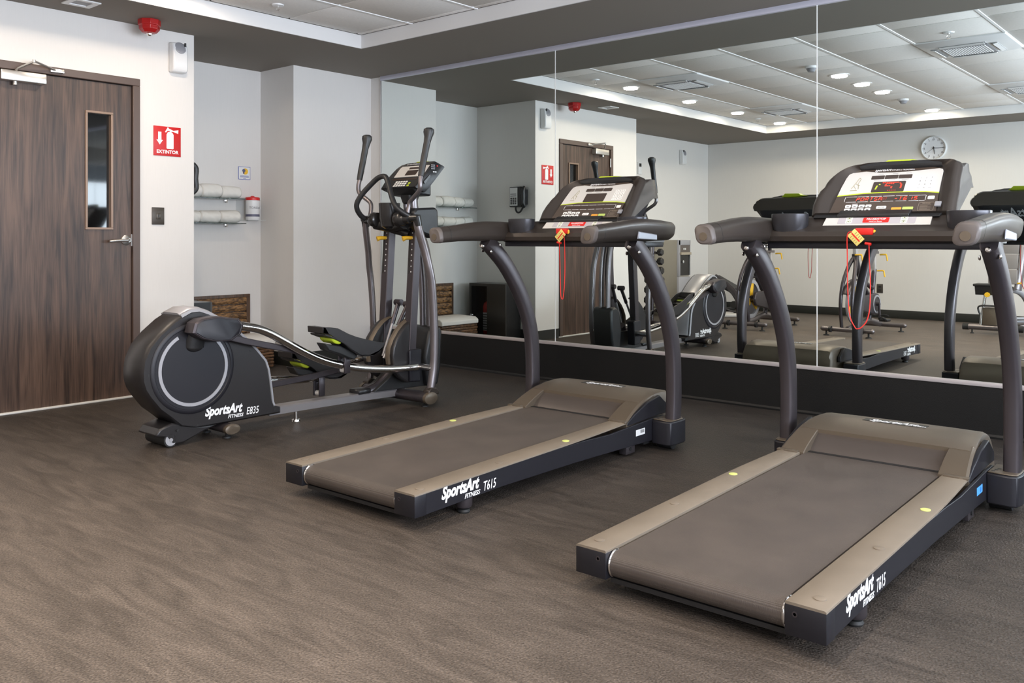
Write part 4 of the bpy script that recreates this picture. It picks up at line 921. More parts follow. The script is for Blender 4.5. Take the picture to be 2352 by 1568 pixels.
    def sc(k, ks=None): ks = ks or k; return [(cx0+(x-cx0)*k, cs0+(s-cs0)*ks) for x, s in O]
    R0 = [PN(x, s, -.004) for x, s in sc(.74, .955)]; R1 = [PN(x, s, .000) for x, s in sc(.78, .97)]; R2 = [PN(x, s, .020) for x, s in sc(.88, .985)]; R3 = [PN(x, s, .024) for x, s in sc(.93, .992)]; R4 = [PN(x, s, .010) for x, s in sc(1.0)]; R5 = [PN(x, s, -.004) for x, s in sc(1.01, 1.0)]
    R6 = []; R7 = []; R8_ = []; z0_ = min(p.z for p in R5); z1_ = max(p.z for p in R5)
    for p in R5:
        f = min(1, ((p.z-z0_)/(z1_-z0_))*1.10)
        R6.append(Vector((p.x*1.0, max(p.y+.02, 1.835), 1.284+.101*f))); R7.append(Vector((p.x*.985, 1.885, 1.284+.100*f))); R8_.append(Vector((p.x*.96, 1.900, 1.289+.088*f)))
    m = MB(); m.loft([R0, R1, R2, R3, R4, R5, R6, R7, R8_]); con = obj('console', m, plast, t, ang=55)
    m = MB(); el = lambda wx, y0, y1, z: [(wx*math.cos(a), (y0+y1)/2+(y1-y0)/2*math.sin(a), z) for a in [2*PI*j/28 for j in range(28)]]
    sq = lambda wx, y0, y1, z: [(wx*math.copysign(abs(math.cos(a))**.5, math.cos(a)), (y0+y1)/2+(y1-y0)/2*math.copysign(abs(math.sin(a))**.5, math.sin(a)), z) for a in [2*PI*j/28 for j in range(28)]]
    m.loft([sq(.262, 1.77, 1.90, 1.290), sq(.258, 1.76, 1.90, 1.275), sq(.235, 1.70, 1.87, 1.20), sq(.215, 1.64, 1.82, 1.13), sq(.21, 1.64, 1.78, 1.06)]); bk = obj('console_back', m, sidem, con)
    mb = text('SportsArt', .085, (.165, 1.893, 1.215), (-1, 0, 0), (0, .36, .93), bold=.02, shear=.3, sx=.78)
    obj('back_lettering', merge(mb, text('FITNESS', .022, (-.06, 1.890, 1.212), (-1, 0, 0), (0, .36, .93), bold=.01)), greyp, bk)
    # top cap: lime wings
    m = MB(); g = [(-.078, .288), (-.055, .306), (-.040, .322), (.066, .319), (.080, .305), (.116, .295), (.06, .286), (.0, .286), (-.02, .284)]
    a_, b_ = [PN(x, s, .008) for x, s in g], [PN(x, s, .008)+Vector((0, .06, 0)) for x, s in g]; m.loft([a_, b_]); obj('lime_top_tab', m, lime, con, bev=.002)
    m = MB(); g = [(-.145, .270), (-.12, .281), (-.06, .292), (-.03, .290), (.05, .288), (.07, .293), (.13, .288), (.19, .272), (.10, .270)]; m = panel_poly(g, .0, .0265); obj('top_lip', m, black, con)
    # overlay: white upper face, brown lower face, lime stripe
    wp = [(-.210, .116), (-.205, .17), (-.197, .225), (-.190, .248), (-.176, .256), (-.12, .262), (-.06, .2515), (0, .249), (.06, .2505), (.12, .256), (.180, .262), (.194, .256), (.198, .245), (.200, .18), (.203, .120), (.15, .1275), (.08, .130), (0, .131), (-.10, .128)]
    fp = obj('white_faceplate', panel_poly(wp, -.003, .0012), panw, con)
    ls = [(-.211, .110), (-.10, .122), (0, .1255), (.08, .1245), (.15, .122), (.203, .1145), (.203, .120), (.15, .1275), (.08, .130), (0, .131), (-.10, .128), (-.210, .116)]
    obj('lime_stripe', panel_poly(ls, -.003, .0014), lime, con)
    dp = [(-.222, -.004), (.212, -.004), (.203, .1145), (.15, .122), (.08, .1245), (0, .1255), (-.10, .122), (-.211, .110)]
    lp = obj('brown_faceplate', panel_poly(dp, -.003, .0010), pand, con)
    obj('brand_band', panel_poly([(-.17, .258), (-.12, .262), (0, .250), (.12, .2565), (.18, .263), (.15, .276), (0, .282), (-.13, .276)], -.003, .0008), pand, con)
    LT = lambda s, size, x, v, n_=.0016, **k: text(s, size, PN(x, v, n_), EX, EY, thick=.0003, **k)
    mb = LT('SportsArt', .021, -.083, .259, .0014, bold=.02, shear=.3, sx=.80); merge(mb, LT('FITNESS | TREADMILL', .010, -.012, .2595, .0014, bold=.01, sx=1.0)); obj('brand_lettering', mb, inkw, con)
    for a_ in (-.088, -.0315, .025): obj('small_window', prect(a_, .209, a_+.0545, .232, .001, .0020, .003), wind, con)
    mx_ = obj('matrix_display', prect(-.072, .129, .0615, .193, .001, .0020, .005), wind, con)
    for a_ in (-.075, -.015, .04):
        obj('window_caption', prect(a_+.012, .2395, a_+.034, .2412, .0012, .0017, .0003), greyp, con); obj('window_caption', prect(a_, .2025, a_+.03, .2040, .0012, .0017, .0003), greyp, con)
    # runner outline figure
    mb = MB()
    for a_ in ([(-.136, .222), (-.141, .212), (-.147, .19), (-.154, .172), (-.160, .155)], [(-.136, .222), (-.131, .213), (-.133, .20), (-.137, .185), (-.132, .168), (-.130, .152)], [(-.147, .186), (-.138, .178), (-.128, .175)], [(-.152, .172), (-.145, .160), (-.140, .152)]):
        mb.tube([PN(x, s, .0018) for x, s in a_], .0007, 5)
    merge(mb, prect(-.163, .143, -.134, .1455, .0012, .0017, .0003)); obj('runner_figure', mb, M_('print_ochre', (.30, .27, .12), .5) if not bpy.data.materials.get('print_ochre') else bpy.data.materials['print_ochre'], con)
    # number keys
    rows = [['1', '2', '3'], ['4', '5', '6'], ['7', '8', '9'], ['', '0', '']]
    for r_ in range(4):
        for c_ in range(3):
            kx, ks = .1175+c_*.022, .2085-r_*.0205; kk = obj('number_key', prect(kx-.009, ks-.0078, kx+.009, ks+.0078, .001, .0019, .0025), keyw, con)
    mb = MB()
    for r_ in range(4):
        for c_ in range(3):
            kx, ks = .1175+c_*.022, .2085-r_*.0205
            if rows[r_][c_]: merge(mb, LT(rows[r_][c_], .011, kx, ks-.0038, .0022, align='CENTER'))
            else: merge(mb, prect(kx-.006, ks-.0006, kx+.006, ks+.0006, .0019, .0022, .0003))
    obj('number_print', mb, ink, con)
    # led line window with its thin frame
    obj('message_window', prect(-.168, .0765, .154, .1000, .001, .0015, .004), wind, con)
    mb = MB()
    for v in (.0735, .1045):
        for a_ in (-.168, -.118, -.066, -.014, .038, .090, .130): merge(mb, prect(a_+(.004 if v < .1 else 0), v-.0007, min(a_+.036, .156), v+.0007, .0012, .0018, .0003))
    for a_ in (-.172, .1575): merge(mb, prect(a_-.0005, .075, a_+.0008, .103, .0012, .0018, .0003))
    for a_ in (-.135, -.085, -.033, .019, .071, .118): merge(mb, prect(a_, .1036, a_+.013, .1056, .0012, .0018, .0004)); merge(mb, prect(a_+.002, .0726, a_+.014, .0746, .0012, .0018, .0004))
    obj('window_frame_print', mb, inkw, con)
    if lit:
        mb = MB(); x = -.122
        for ch in 'PORTSA': seg_char(mb, ch, x, .0800, .0115, .0170); x += .0185
        for ch, x in (('-', .034), ('T', .052), ('6', .071), ('1', .098), ('5', .112)): seg_char(mb, ch, x, .0800, .0115, .0170)
        obj('red_message', mb, ledr, con)
        mb = MB(); seg_char(mb, 'R', -.122+.0185*6, .0800, .0115, .0170, th=.0014); obj('fading_letter', mb, ledd, con)
        mb = MB()
        dots = [(-.030+.0085*k, .186) for k in range(8)]+[(.040, .181), (.044, .175)]+[(.046, .169-.0058*k) for k in range(4)]+[(-.014+.0085*k, .179) for k in range(4)]+[(-.018, .172), (-.018, .166), (-.010, .166), (-.002, .166)]+[(.008, .159), (.008, .153)]
        for a_, v in dots: merge(mb, prect(a_-.0032, v-.0021, a_+.0032, v+.0021, .0020, .0024, .0004))
        obj('matrix_dots', mb, ledr, mx_ if False else con)
        mb = MB()
        for k in range(5): merge(mb, prect(-.006+k*.0075, .1365, -.001+k*.0075, .1405, .0020, .0024, .0004))
        obj('matrix_caption', mb, ledd, con)
        mb = MB()
        for a_, v in [(-.056, .149), (-.055, .155), (-.054, .161), (-.053, .167), (-.044, .176)]: merge(mb, prect(a_-.0032, v-.0021, a_+.0032, v+.0021, .0020, .0024, .0004))
        obj('matrix_green_dots', mb, ledg, con)
    for r_ in range(2):
        for c_ in range(4): obj('preset_key', prect(-.160+c_*.0285, .040-r_*.021, -.136+c_*.0285, .056-r_*.021, .001, .0022, .004), keyw, con)
    mb = MB()
    for r_ in range(2):
        for c_ in range(4): merge(mb, prect(-.153+c_*.0285, .0435-r_*.021, -.143+c_*.0285, .0475-r_*.021, .0021, .0026, .0004))
    merge(mb, LT('ENTER', .008, -.008, .0345, .0024, align='CENTER')); obj('key_print', mb, ink, con)
    obj('preset_caption', prect(-.135, .0605, -.110, .0625, .0010, .0015, .0004), inkw, con)
    obj('enter_key', prect(-.028, .030, .012, .046, .001, .0020, .004), keyw, con)
    obj('warm_up_key', prect(.034, .021, .074, .036, .001, .0020, .003), orng, con)
    obj('start_key', prect(.078, .022, .120, .038, .001, .0020, .003), M_('key_green', (.50, .62, .16), .4) if not bpy.data.materials.get('key_green') else bpy.data.materials['key_green'], con)
    obj('display_key', prect(.166, .080, .192, .098, .001, .0020, .004), keyw, con)
    mb = MB(); mb.tube([PN(x, s, .0014) for x, s in rrect(.060, .048, .006, 3, .168, .038)]+[PN(*rrect(.060, .048, .006, 3, .168, .038)[0], .0014)], .0006, 5)
    merge(mb, LT('TO START', .0075, .168, .0535, .0014, bold=.01, align='CENTER'))
    for k in range(5): merge(mb, prect(.144, .046-k*.0062, .144+(.030 if k % 2 else .042), .0472-k*.0062, .0011, .0015, .0003))
    obj('start_instructions', mb, M_('print_tan', (.34, .28, .22), .5) if not bpy.data.materials.get('print_tan') else bpy.data.materials['print_tan'], con)
    m = prect(.205, .025, .228, .050, .012, .0175, .001); obj('clip_tab', m, greyp, con)
    return t
T1 = treadmill((-2.749, 2.224, 0), .010, 'charcoal treadmill on the left, blank display, in front of the elliptical', False)
T2 = treadmill((-1.228, 2.198, 0), 0.0, 'charcoal treadmill on the right with a lit red display, nearest the camera', True)
def safety_key(base, rz, pts, tagc, tagrot, label, plug):
    t = thing('safety_key', label, 'safety key', base, rz, 'red safety keys with yellow tags on the treadmills')
    m = MB(); m.b2((plug[0]-.036, 1.446, plug[1]-.015), (plug[0]+.033, 1.468, plug[1]+.013), bev=.003); obj('magnet_plug', m, red, t)
    m = MB(); m.b2((plug[0]-.032, 1.456, plug[1]-.026), (plug[0]+.042, 1.466, plug[1]+.006), bev=.006); obj('socket_ring', m, yel, t)
    m = MB(); m.box((0, 0, 0), (.042, .003, .058), bev=.001); m.xf(Matrix.Translation((tagc[0], 1.440, tagc[1])) @ Matrix.Rotation(tagrot, 4, 'Y')); tg = obj('warning_tag', m, tagm, t)
    m = MB(); m.box((0, -.0019, 0), (.006, .0006, .046)); m.xf(Matrix.Translation((tagc[0], 1.440, tagc[1])) @ Matrix.Rotation(tagrot, 4, 'Y')); obj('tag_stripe', m, red, tg)
    m = MB()
    for k in range(4): m.box((.012, -.0019, -.018+k*.010), (.012, .0005, .0022)); m.box((-.012, -.0019, -.016+k*.010), (.010, .0005, .0022))
    m.xf(Matrix.Translation((tagc[0], 1.440, tagc[1])) @ Matrix.Rotation(tagrot, 4, 'Y')); obj('tag_print', m, M_('print_tagbrown', (.35, .26, .08), .5) if not bpy.data.materials.get('print_tagbrown') else bpy.data.materials['print_tagbrown'], tg)
    m = MB(); m.tube([(x, 1.438 if z > 1.03 else 1.448, z) for x, z in pts], .0022, 8, sm=6); obj('cord', m, cord, t)
    m = MB(); x, z = pts[-1]; m.cyl((x-.018, 1.445, z+.006), (x+.006, 1.445, z+.002), .006, 10); obj('clip', m, red, t)
safety_key(T2.location, 0, [(-.060, 1.098), (-.078, 1.085), (-.082, 1.00), (-.080, .86), (-.072, .758), (-.052, .712), (-.040, .705), (-.022, .715), (-.002, .745), (.008, .80), (.010, .90), (.006, .98), (.008, 1.045)], (-.045, 1.075), -.75, 'red safety key with a wide loop cord on the right treadmill', (-.014, 1.100))
safety_key(T1.location, .010, [(-.010, 1.09), (-.002, 1.06), (-.006, .93), (-.010, .82), (-.018, .765), (-.022, .757), (-.030, .765), (-.034, .80), (-.038, .95), (-.035, 1.045)], (-.030, 1.085), .80, 'red safety key with a narrow hanging cord on the left treadmill', (-.028, 1.110))

# ================================================================== ELLIPTICAL
ORG = Vector((-4.37, 3.1, 0)); XC = -4.37
E = thing('elliptical_trainer', 'black elliptical trainer with round flywheel cover, by the walnut door', 'elliptical', ORG)
out = [(2.166, .355), (2.164, .40), (2.172, .46), (2.205, .53), (2.26, .589), (2.334, .648), (2.38, .674), (2.433, .698), (2.485, .700), (2.54, .680), (2.604, .645), (2.67, .603), (2.732, .556), (2.79, .505), (2.838, .454), (2.893, .39), (2.912, .34), (2.921, .292), (2.932, .22), (2.941, .153), (2.950, .130), (2.962, .12), (2.998, .109), (2.998, .079), (2.713, .076), (2.463, .076), (2.38, .096), (2.32, .15), (2.26, .20), (2.205, .27), (2.18, .31)]
X0, X1 = -4.475, -4.265
def inset(poly, k, c=(2.50, .36)): return [(c[0]+(y-c[0])*k, c[1]+(z-c[1])*k) for y, z in poly]
m = MB(); m.loft([[(x, y, z) for y, z in inset(out, k)] for x, k in ((X0-.002, .93), (X0+.004, .965), (X0+.025, 1.0), (X1-.025, 1.0), (X1-.004, .965), (X1, .955))]); shell = obj('flywheel_housing', m, shellm, E, ang=35)
band = out[6:21]
m = MB()
def offs(p, i, d):
    a = Vector(band[max(i-1, 0)]); b = Vector(band[min(i+1, len(band)-1)]); tt = (b-a).normalized(); n_ = Vector((-tt.y, tt.x)); return (p[0]+n_.x*d, p[1]+n_.y*d)
m.loft([[(X0+.02, *offs(p, i, -.004)), (X0+.02, *offs(p, i, .004)), (X0+.035, *offs(p, i, .012)), (X1-.035, *offs(p, i, .012)), (X1-.02, *offs(p, i, .004)), (X1-.02, *offs(p, i, -.004))] for i, p in enumerate(band)])
obj('silver_spine', m, silv, shell)
m = MB(); band2 = out[7:22]
for xx, dx in ((X1, 1), (X0, -1)):
    m.loft([[(xx-.012*dx, *offs(p, i, -.014)), (xx-.012*dx, *offs(p, i, .003)), (xx-.004*dx, *offs(p, i, .002)), (xx+.001*dx, *offs(p, i, -.012))] for i, p in enumerate(band)])
obj('silver_edge', m, greyp, shell)
for xx, dx in ((X1, 1), (X0, -1)):
    c = (xx-.004*dx, 2.447, .395); ax = (dx, 0, 0)
    m = MB(); m.lathe([(.236, 0), (.236, .006), (.228, .012), (.215, .012), (.212, .009), (0.001, .009)], c, ax, 56); dc = obj('flywheel_cover', m, sidem, shell)
    m = MB(); a0, a1 = math.radians(62), math.radians(360+108) ; ring = []
    for k in range(61):
        a = math.radians(65)-math.radians(307)*k/60
        d = Vector((0, math.cos(a), math.sin(a)))
        ring.append([Vector((c[0]+dx*.0125, c[1], c[2]))+d*.196, Vector((c[0]+dx*.0125, c[1], c[2]))+d*.179, Vector((c[0]+dx*.0085, c[1], c[2]))+d*.179, Vector((c[0]+dx*.0085, c[1], c[2]))+d*.196])
    m.loft(ring); obj('grey_ring', m, silv, dc)
for y, z in ((2.440, .655), (2.205, .385), (2.47, .095), (2.79, .455), (2.945, .108), (2.36, .085)):
    obj('screw', MB().lathe([(.006, 0), (.006, .002)], (X1-.001, y, z), (1, 0, 0)), ink, shell)
logo(shell, (X1+.001, 2.512, .135), (0, 1, -.02), (0, 0, 1), .225, 'E835')
m = MB(); m.prism([(2.45, .09), (2.34, .125), (2.27, .105), (2.245, .07), (2.30, .055), (2.335, .012), (2.40, .012), (2.52, .055), (2.60, .078)], 0, X0+.01, X1-.012); obj('rear_foot_housing', m, shellm, shell, bev=.01)
obj('transport_roller', MB().cyl((X0+.0, 2.33, .040), (X1-.015, 2.33, .040), .037, 24), rubber, E)
obj('roller_cap', MB().lathe([(.030, 0), (.030, .003), (.010, .003), (.009, .006)], (X1-.015, 2.33, .040), (1, 0, 0)), silv, E)
def oval_bar(y, x0, x1, z, nm, a=.042, b=.026):
    m = MB(); k = 24; sec = lambda x, f=1: [(x, y+a*f*math.cos(2*PI*j/k), z+b*f*math.sin(2*PI*j/k)) for j in range(k)]
    m.loft([sec(x0), sec(x1)]); o = obj(nm, m, gunm, E)
    for xx, dx in ((x0, -1), (x1, 1)):
        m = MB(); m.loft([sec(xx-dx*.02, 1.07), sec(xx+dx*.004, 1.07), sec(xx+dx*.008, .9)]); obj('end_cap', m, plastl, o)
        m = MB(); m.lathe([(.024, 0), (.022, .009), (.008, .012), (.008, .03)], (xx-dx*.055, y, 0)); obj('levelling_foot', m, rubber, o)
oval_bar(2.645, XC-.16, -4.215, .052, 'rear_stabilizer')
oval_bar(3.955, XC-.31, -4.045, .058, 'front_stabilizer', .052, .036)
# base rail
m = MB(); m.loft([[(x, y, z) for x, z in ((XC-.045, zt-.045), (XC-.045, zt-.008), (XC-.037, zt), (XC+.037, zt), (XC+.045, zt-.008), (XC+.045, zt-.045))] for y, zt in ((2.95, .108), (3.2, .106), (3.6, .100), (3.95, .090))]); obj('base_rail', m, railst, E)
m = MB(); m.lathe([(.026, 0), (.024, .010), (.012, .013), (.012, .062)], (-4.352, 3.15, 0)); obj('middle_foot', m, chrome, E)
m = MB(); m.tube([(XC, 3.66, .092), (XC, 3.80, .12), (XC, 3.92, .20), (XC, 4.00, .30)], [.03, .04, .045, .045], 12, sm=4); obj('rail_neck', m, gunm, E)
m = MB(); m.b2((XC-.05, 3.60, .095), (XC+.05, 3.70, .125), bev=.006); m.prism([(3.72, .10), (4.22, .08), (4.20, .26), (3.95, .26), (3.84, .17)], 0, XC-.055, XC+.055); obj('neck_cover', m, black, E, bev=.01)
# pods, rails, arms, pedals (right high, left low)
def side_set(sx, lo):
    xr = XC+sx*.17
    dz = -.40 if lo else 0; dy = 0
    pod = [(2.378, .590), (2.392, .640), (2.43, .660), (2.52, .668), (2.655, .645), (2.682, .612), (2.664, .562), (2.605, .530), (2.506, .535), (2.43, .556)]
    m = MB(); P2 = [(y, z+dz) for y, z in pod]; cc = (2.53, .60+dz)
    ins = lambda k: [(cc[0]+(y-cc[0])*k, cc[1]+(z-cc[1])*k) for y, z in P2]
    xi = XC+sx*.125; xo_ = XC+sx*.215
    m.loft([[(xi, y, z) for y, z in ins(.90)], [(xi+sx*.01, y, z) for y, z in ins(.99)], [(xo_-sx*.016, y, z) for y, z in ins(1.0)], [(xo_-sx*.006, y, z) for y, z in ins(.97)], [(xo_, y, z) for y, z in ins(.90)]])
    pd = obj('crank_pod', m, gunm, E, ang=25)
    obj('pod_face', MB().loft([[(xo_-sx*.001, y, z) for y, z in ins(.88)], [(xo_+sx*.003, y, z) for y, z in ins(.84)]]), sidem, pd)
    zz_ = .395+(.5+dz/.4)*.2; m = MB(); m.tube([(XC+sx*.105, 2.452, .395+(zz_-.395)*1.10), (XC+sx*.112, 2.455, .395+(zz_-.395)*1.45), (XC+sx*.125, 2.475, .395+(zz_-.395)*2.0)], .030, 14, rz=.052, up=(0, 1, 0)); m.ell((XC+sx*.106, 2.452, .395+(zz_-.395)*1.15), (.03, .05, .03)); obj('crank_arm', m, black, E)
    if not lo:
        rp = [(2.66, .607), (2.704, .598), (2.787, .580), (2.872, .545), (2.988, .481), (3.11, .414), (3.235, .358), (3.366, .318), (3.50, .286), (3.745, .252), (3.98, .240)]
        ap = [(2.60, .555), (2.736, .515), (2.848, .486), (3.024, .443), (3.147, .401), (3.274, .362)]
    else:
        rp = [(2.66, .205), (2.80, .225), (3.0, .226), (3.122, .224), (3.295, .205), (3.432, .205), (3.60, .245), (3.80, .285), (3.98, .262)]
        ap = [(2.60, .165), (2.80, .185), (3.026, .205), (3.194, .212), (3.389, .222), (3.596, .240), (3.80, .235)]
    m = MB(); m.tube([(xr, y, z) for y, z in rp], .0235, 14, sm=4); obj('chrome_rail', m, chrome, E)
    m = MB(); xa = XC+sx*.135; m.loft([[(xa-.014, y, z-.020), (xa-.014, y, z+.016), (xa+.014, y, z+.016), (xa+.014, y, z-.020)] for y, z in ap]); obj('link_bar', m, gunm, E, bev=.004)
    # pedal
    ox, oy = (0, 0) if not lo else (.075, -.185)
    top = [(3.150, .566), (3.20, .562), (3.261, .551), (3.30, .532), (3.339, .513), (3.40, .490), (3.488, .465), (3.56, .448), (3.618, .436)]
    bot = [(3.600, .405), (3.571, .386), (3.529, .367), (3.48, .366), (3.433, .373), (3.400, .388), (3.366, .410), (3.33, .436), (3.300, .463), (3.25, .490), (3.20, .520), (3.153, .530)]
    P3 = [(y+ox, z+oy) for y, z in top+bot]; pc = XC+sx*.20; hw = .072
    m = MB(); m.prism(P3, 0, pc-hw, pc-hw+.006); m.prism(P3, 0, pc+hw-.006, pc+hw)
    m.prism([(y+ox, z+oy) for y, z in [(3.150, .566), (3.17, .565), (3.20, .52), (3.153, .530)]], 0, pc-hw, pc+hw)
    m.prism([(y+ox, z+oy) for y, z in [(3.17, .525), (3.25, .497), (3.30, .470), (3.366, .420), (3.433, .384), (3.50, .378), (3.571, .398), (3.61, .425), (3.600, .405), (3.571, .386), (3.529, .367), (3.433, .373), (3.366, .410), (3.30, .460), (3.25, .485), (3.17, .515)]], 0, pc-hw, pc+hw)
    pe = obj('foot_pedal', m, shellm, E, bev=.005)
    for k in range(9):
        f = k/8; y = 3.25+.26*f; z = .503-.125*min(1, f*1.35)**.85
        obj('tread_rib', MB().b2((pc-hw+.008, y+ox-.004, z+oy), (pc+hw-.008, y+ox+.006, z+oy+.012)), gunm, pe)
    m = MB(); m.prism([(y+ox, z+oy) for y, z in [(3.225, .512), (3.25, .500), (3.285, .477), (3.300, .462), (3.28, .456), (3.25, .464), (3.228, .482)]], 0, pc-hw+.01, pc+hw-.012); obj('lime_insert', m, lime, pe, bev=.008)
    m = MB(); m.prism([(y+ox, z+oy) for y, z in [(3.185, .470), (3.215, .462), (3.30, .445), (3.40, .395), (3.43, .370), (3.40, .352), (3.35, .372), (3.29, .398), (3.215, .425)]], 0, pc-.04, pc+.045); obj('pedal_mount', m, black, pe, bev=.006)
    yc, zc_ = 3.385+ox, .345+oy
    m = MB(); m.b2((xr+.022*sx, yc-.022, zc_-.075), (xr+.034*sx, yc+.022, zc_+.045), bev=.004); m.b2((xr-.034*sx, yc-.022, zc_-.075), (xr-.022*sx, yc+.022, zc_+.045), bev=.004); pm = obj('roller_bracket', m, gunm, pe)
    m = MB(); m.cyl((xr-.03, yc, zc_-.058), (xr+.03, yc, zc_-.058), .016); obj('guide_roller', m, cloth, pm)
    # link arm from the handle hub to the front, then axle
    xl = XC+sx*.295
    L0 = [(3.905, 1.185), (3.915, 1.12), (3.950, .99), (3.970, .89), (3.990, .787), (4.004, .64), (4.012, .487), (4.012, .36), (4.007, .246), (3.992, .16), (3.978, .085)]
    m = MB(); m.tube([(xl-sx*.045*max(0, min(1, (z-.85)/.33)), y, z) for y, z in L0], .0215, 14, sm=3, rz=.027); la_ = obj('swing_arm', m, gun, E)
    m = MB(); m.cyl((xl, 4.000, .240), (XC+sx*.13, 3.99, .245), .021); obj('axle', m, chrome, E)
    m = MB(); m.prism([(3.935, .075), (3.94, .105), (3.97, .125), (4.01, .118), (4.03, .095), (4.03, .075)], 0, xl-.028, xl+.028); obj('arm_foot', m, plast, la_, bev=.006)
    # moving handle
    G = [(.295, 3.915, 1.53), (.298, 3.890, 1.452), (.300, 3.885, 1.418), (.298, 3.886, 1.39), (.280, 3.890, 1.365), (.225, 3.898, 1.330), (.192, 3.900, 1.305), (.182, 3.895, 1.265), (.180, 3.885, 1.22)]
    m = MB(); m.tube([(XC+sx*x, y, z) for x, y, z in G], .0145, 12, sm=4); hd = obj('moving_handle', m, gun, E)
    m = MB(); m.tube([(XC+sx*.298, 3.893, 1.465), (XC+sx*.298, 3.905, 1.52), (XC+sx*.298, 3.925, 1.60), (XC+sx*.30, 3.945, 1.68), (XC+sx*.30, 3.955, 1.715), (XC+sx*.30, 3.960, 1.745), (XC+sx*.30, 3.962, 1.765), (XC+sx*.30, 3.962, 1.775)], [.019, .021, .021, .022, .026, .035, .033, .018], 16); obj('foam_grip', m, rubber if False else black, hd)
    # pivot hub
    m = MB(); m.lathe([(.030, 0), (.046, .01), (.050, .04), (.044, .07), (.030, .085), (.028, .125)], (XC+sx*.085, 3.880, 1.195), (sx, 0, 0)); hb = obj('pivot_hub', m, gloss, E)
    m = MB(); m.cyl((XC+sx*.20, 3.885, 1.200), (XC+sx*.262, 3.90, 1.200), .024); m.tube([(XC+sx*.252, 3.898, 1.215), (XC+sx*.252, 3.905, 1.19), (XC+sx*.255, 3.912, 1.15)], [.026, .027, .025], 14); obj('elbow', m, gloss, hb)
    # upright post with slot and yellow pop pin
    xp = XC+sx*.125
    m = MB(); m.loft([[(xp-.026, y-.030, z), (xp-.030, y-.026, z), (xp-.030, y+.026, z), (xp-.026, y+.03, z), (xp+.026, y+.03, z), (xp+.030, y+.026, z), (xp+.030, y-.026, z), (xp+.026, y-.03, z)] for y, z in ((3.958, .34), (3.975, .60), (3.990, .82), (4.010, 1.14))]); po = obj('front_post', m, gunm, E)
    m = MB(); m.prism([(3.9600, .84), (3.97, .84), (3.99, 1.135), (3.9785, 1.135)], 0, xp-.022, xp-.008); obj('slot', m, ink, po)
    for k in range(8): obj('index_hole', MB().lathe([(.004, 0), (.004, .002)], (xp+.008, 3.9612+.00225*k, .855+k*.036), (0, -1, 0)), wplas, po)
    m = MB(); m.tube([(xp+.0, 3.98, 1.075), (xp-.01, 3.935, 1.075), (xp-.02, 3.915, 1.068)], [.012, .013, .018], 12); obj('pop_pin', m, yel, po)
    m = MB(); m.prism([(3.925, .150), (4.02, .14), (4.03, .345), (4.02, .355), (3.93, .355), (3.92, .345)], 0, xp-.034, xp+.040); obj('post_boot', m, sidem, E, bev=.008)
    cr = [(3.985, .545), (3.955, .540), (3.91, .515), (3.865, .475), (3.825, .425), (3.800, .375), (3.793, .325), (3.800, .27), (3.823, .218), (3.861, .179), (3.923, .143), (4.00, .139)]
    m = MB(); m.prism(cr, 0, xp-.028, xp+.022); obj('linkage_cover', m, shellm, E, bev=.010)
    m = MB(); m.tube([(xp-sx*.03, y, z) for y, z in cr[:8]], .010, 6, rz=.022, up=(1, 0, 0)); obj('cover_edge', m, plastl, E)
side_set(1, False); side_set(-1, True)
# gas struts
for xx, a, b in ((XC-.06, (4.03, .645), (3.89, .30)), (XC+.03, (4.03, .635), (3.82, .30))):
    m = MB(); m.tube([(xx, *a), (xx, a[0]-(a[0]-b[0])*.4, a[1]-(a[1]-b[1])*.4)], .013, 10, rz=.017); m.cyl((xx-.028, a[0], a[1]), (xx+.028, a[0], a[1]), .021); st = obj('strut_sleeve', m, gunm, E)
    obj('strut_rod', MB().tube([(xx, a[0]-(a[0]-b[0])*.38, a[1]-(a[1]-b[1])*.38), (xx, *b)], .0095, 10), silv, st)
# front column and nose cover
for xx in (XC-.035, XC+.035):
    m = MB(); m.tube([(xx, 4.235, .30), (xx, 4.235, .55), (xx, 4.225, .80), (xx, 4.195, .98), (xx, 4.14, 1.12), (xx, 4.09, 1.25), (xx, 4.075, 1.40)], .020, 12, sm=4, rz=.030); obj('console_column', m, gun, E)
m = MB(); nc = [(4.16, .44), (4.185, .470), (4.22, .482), (4.27, .475), (4.285, .44), (4.27, .20), (4.245, .085), (4.15, .085), (4.12, .28)]
m.prism(nc, 0, XC-.10, XC+.10); obj('nose_cover', m, black, E, bev=.018)
# cup holder and centre hub
m = MB(); rr_ = lambda r, z: [(XC+r*math.cos(a), 3.895+r*1.0*math.sin(a), z) for a in [2*PI*j/28 for j in range(28)]]
m.loft([rr_(.03, 1.135), rr_(.055, 1.15), rr_(.066, 1.20), rr_(.070, 1.300), rr_(.067, 1.302), rr_(.064, 1.30), rr_(.058, 1.18), rr_(.02, 1.17)]); obj('cup_holder', m, gloss, E)
m = MB(); m.tube([(XC-.14, 3.90, 1.17), (XC, 3.93, 1.15), (XC+.14, 3.90, 1.17)], .04, 14, sm=4); m.tube([(XC-.02, 3.94, 1.14), (XC+.06, 3.96, 1.12), (XC+.10, 3.98, 1.10)], .035, 12); obj('centre_hub', m, gloss, E)
m = MB(); m.prism([(3.99, 1.10), (4.10, 1.07), (4.13, 1.10), (4.12, 1.255), (4.10, 1.275), (3.93, 1.265), (3.90, 1.24), (3.93, 1.15)], 0, XC+.14, XC+.225); obj('hub_shroud', m, black, E, bev=.015)
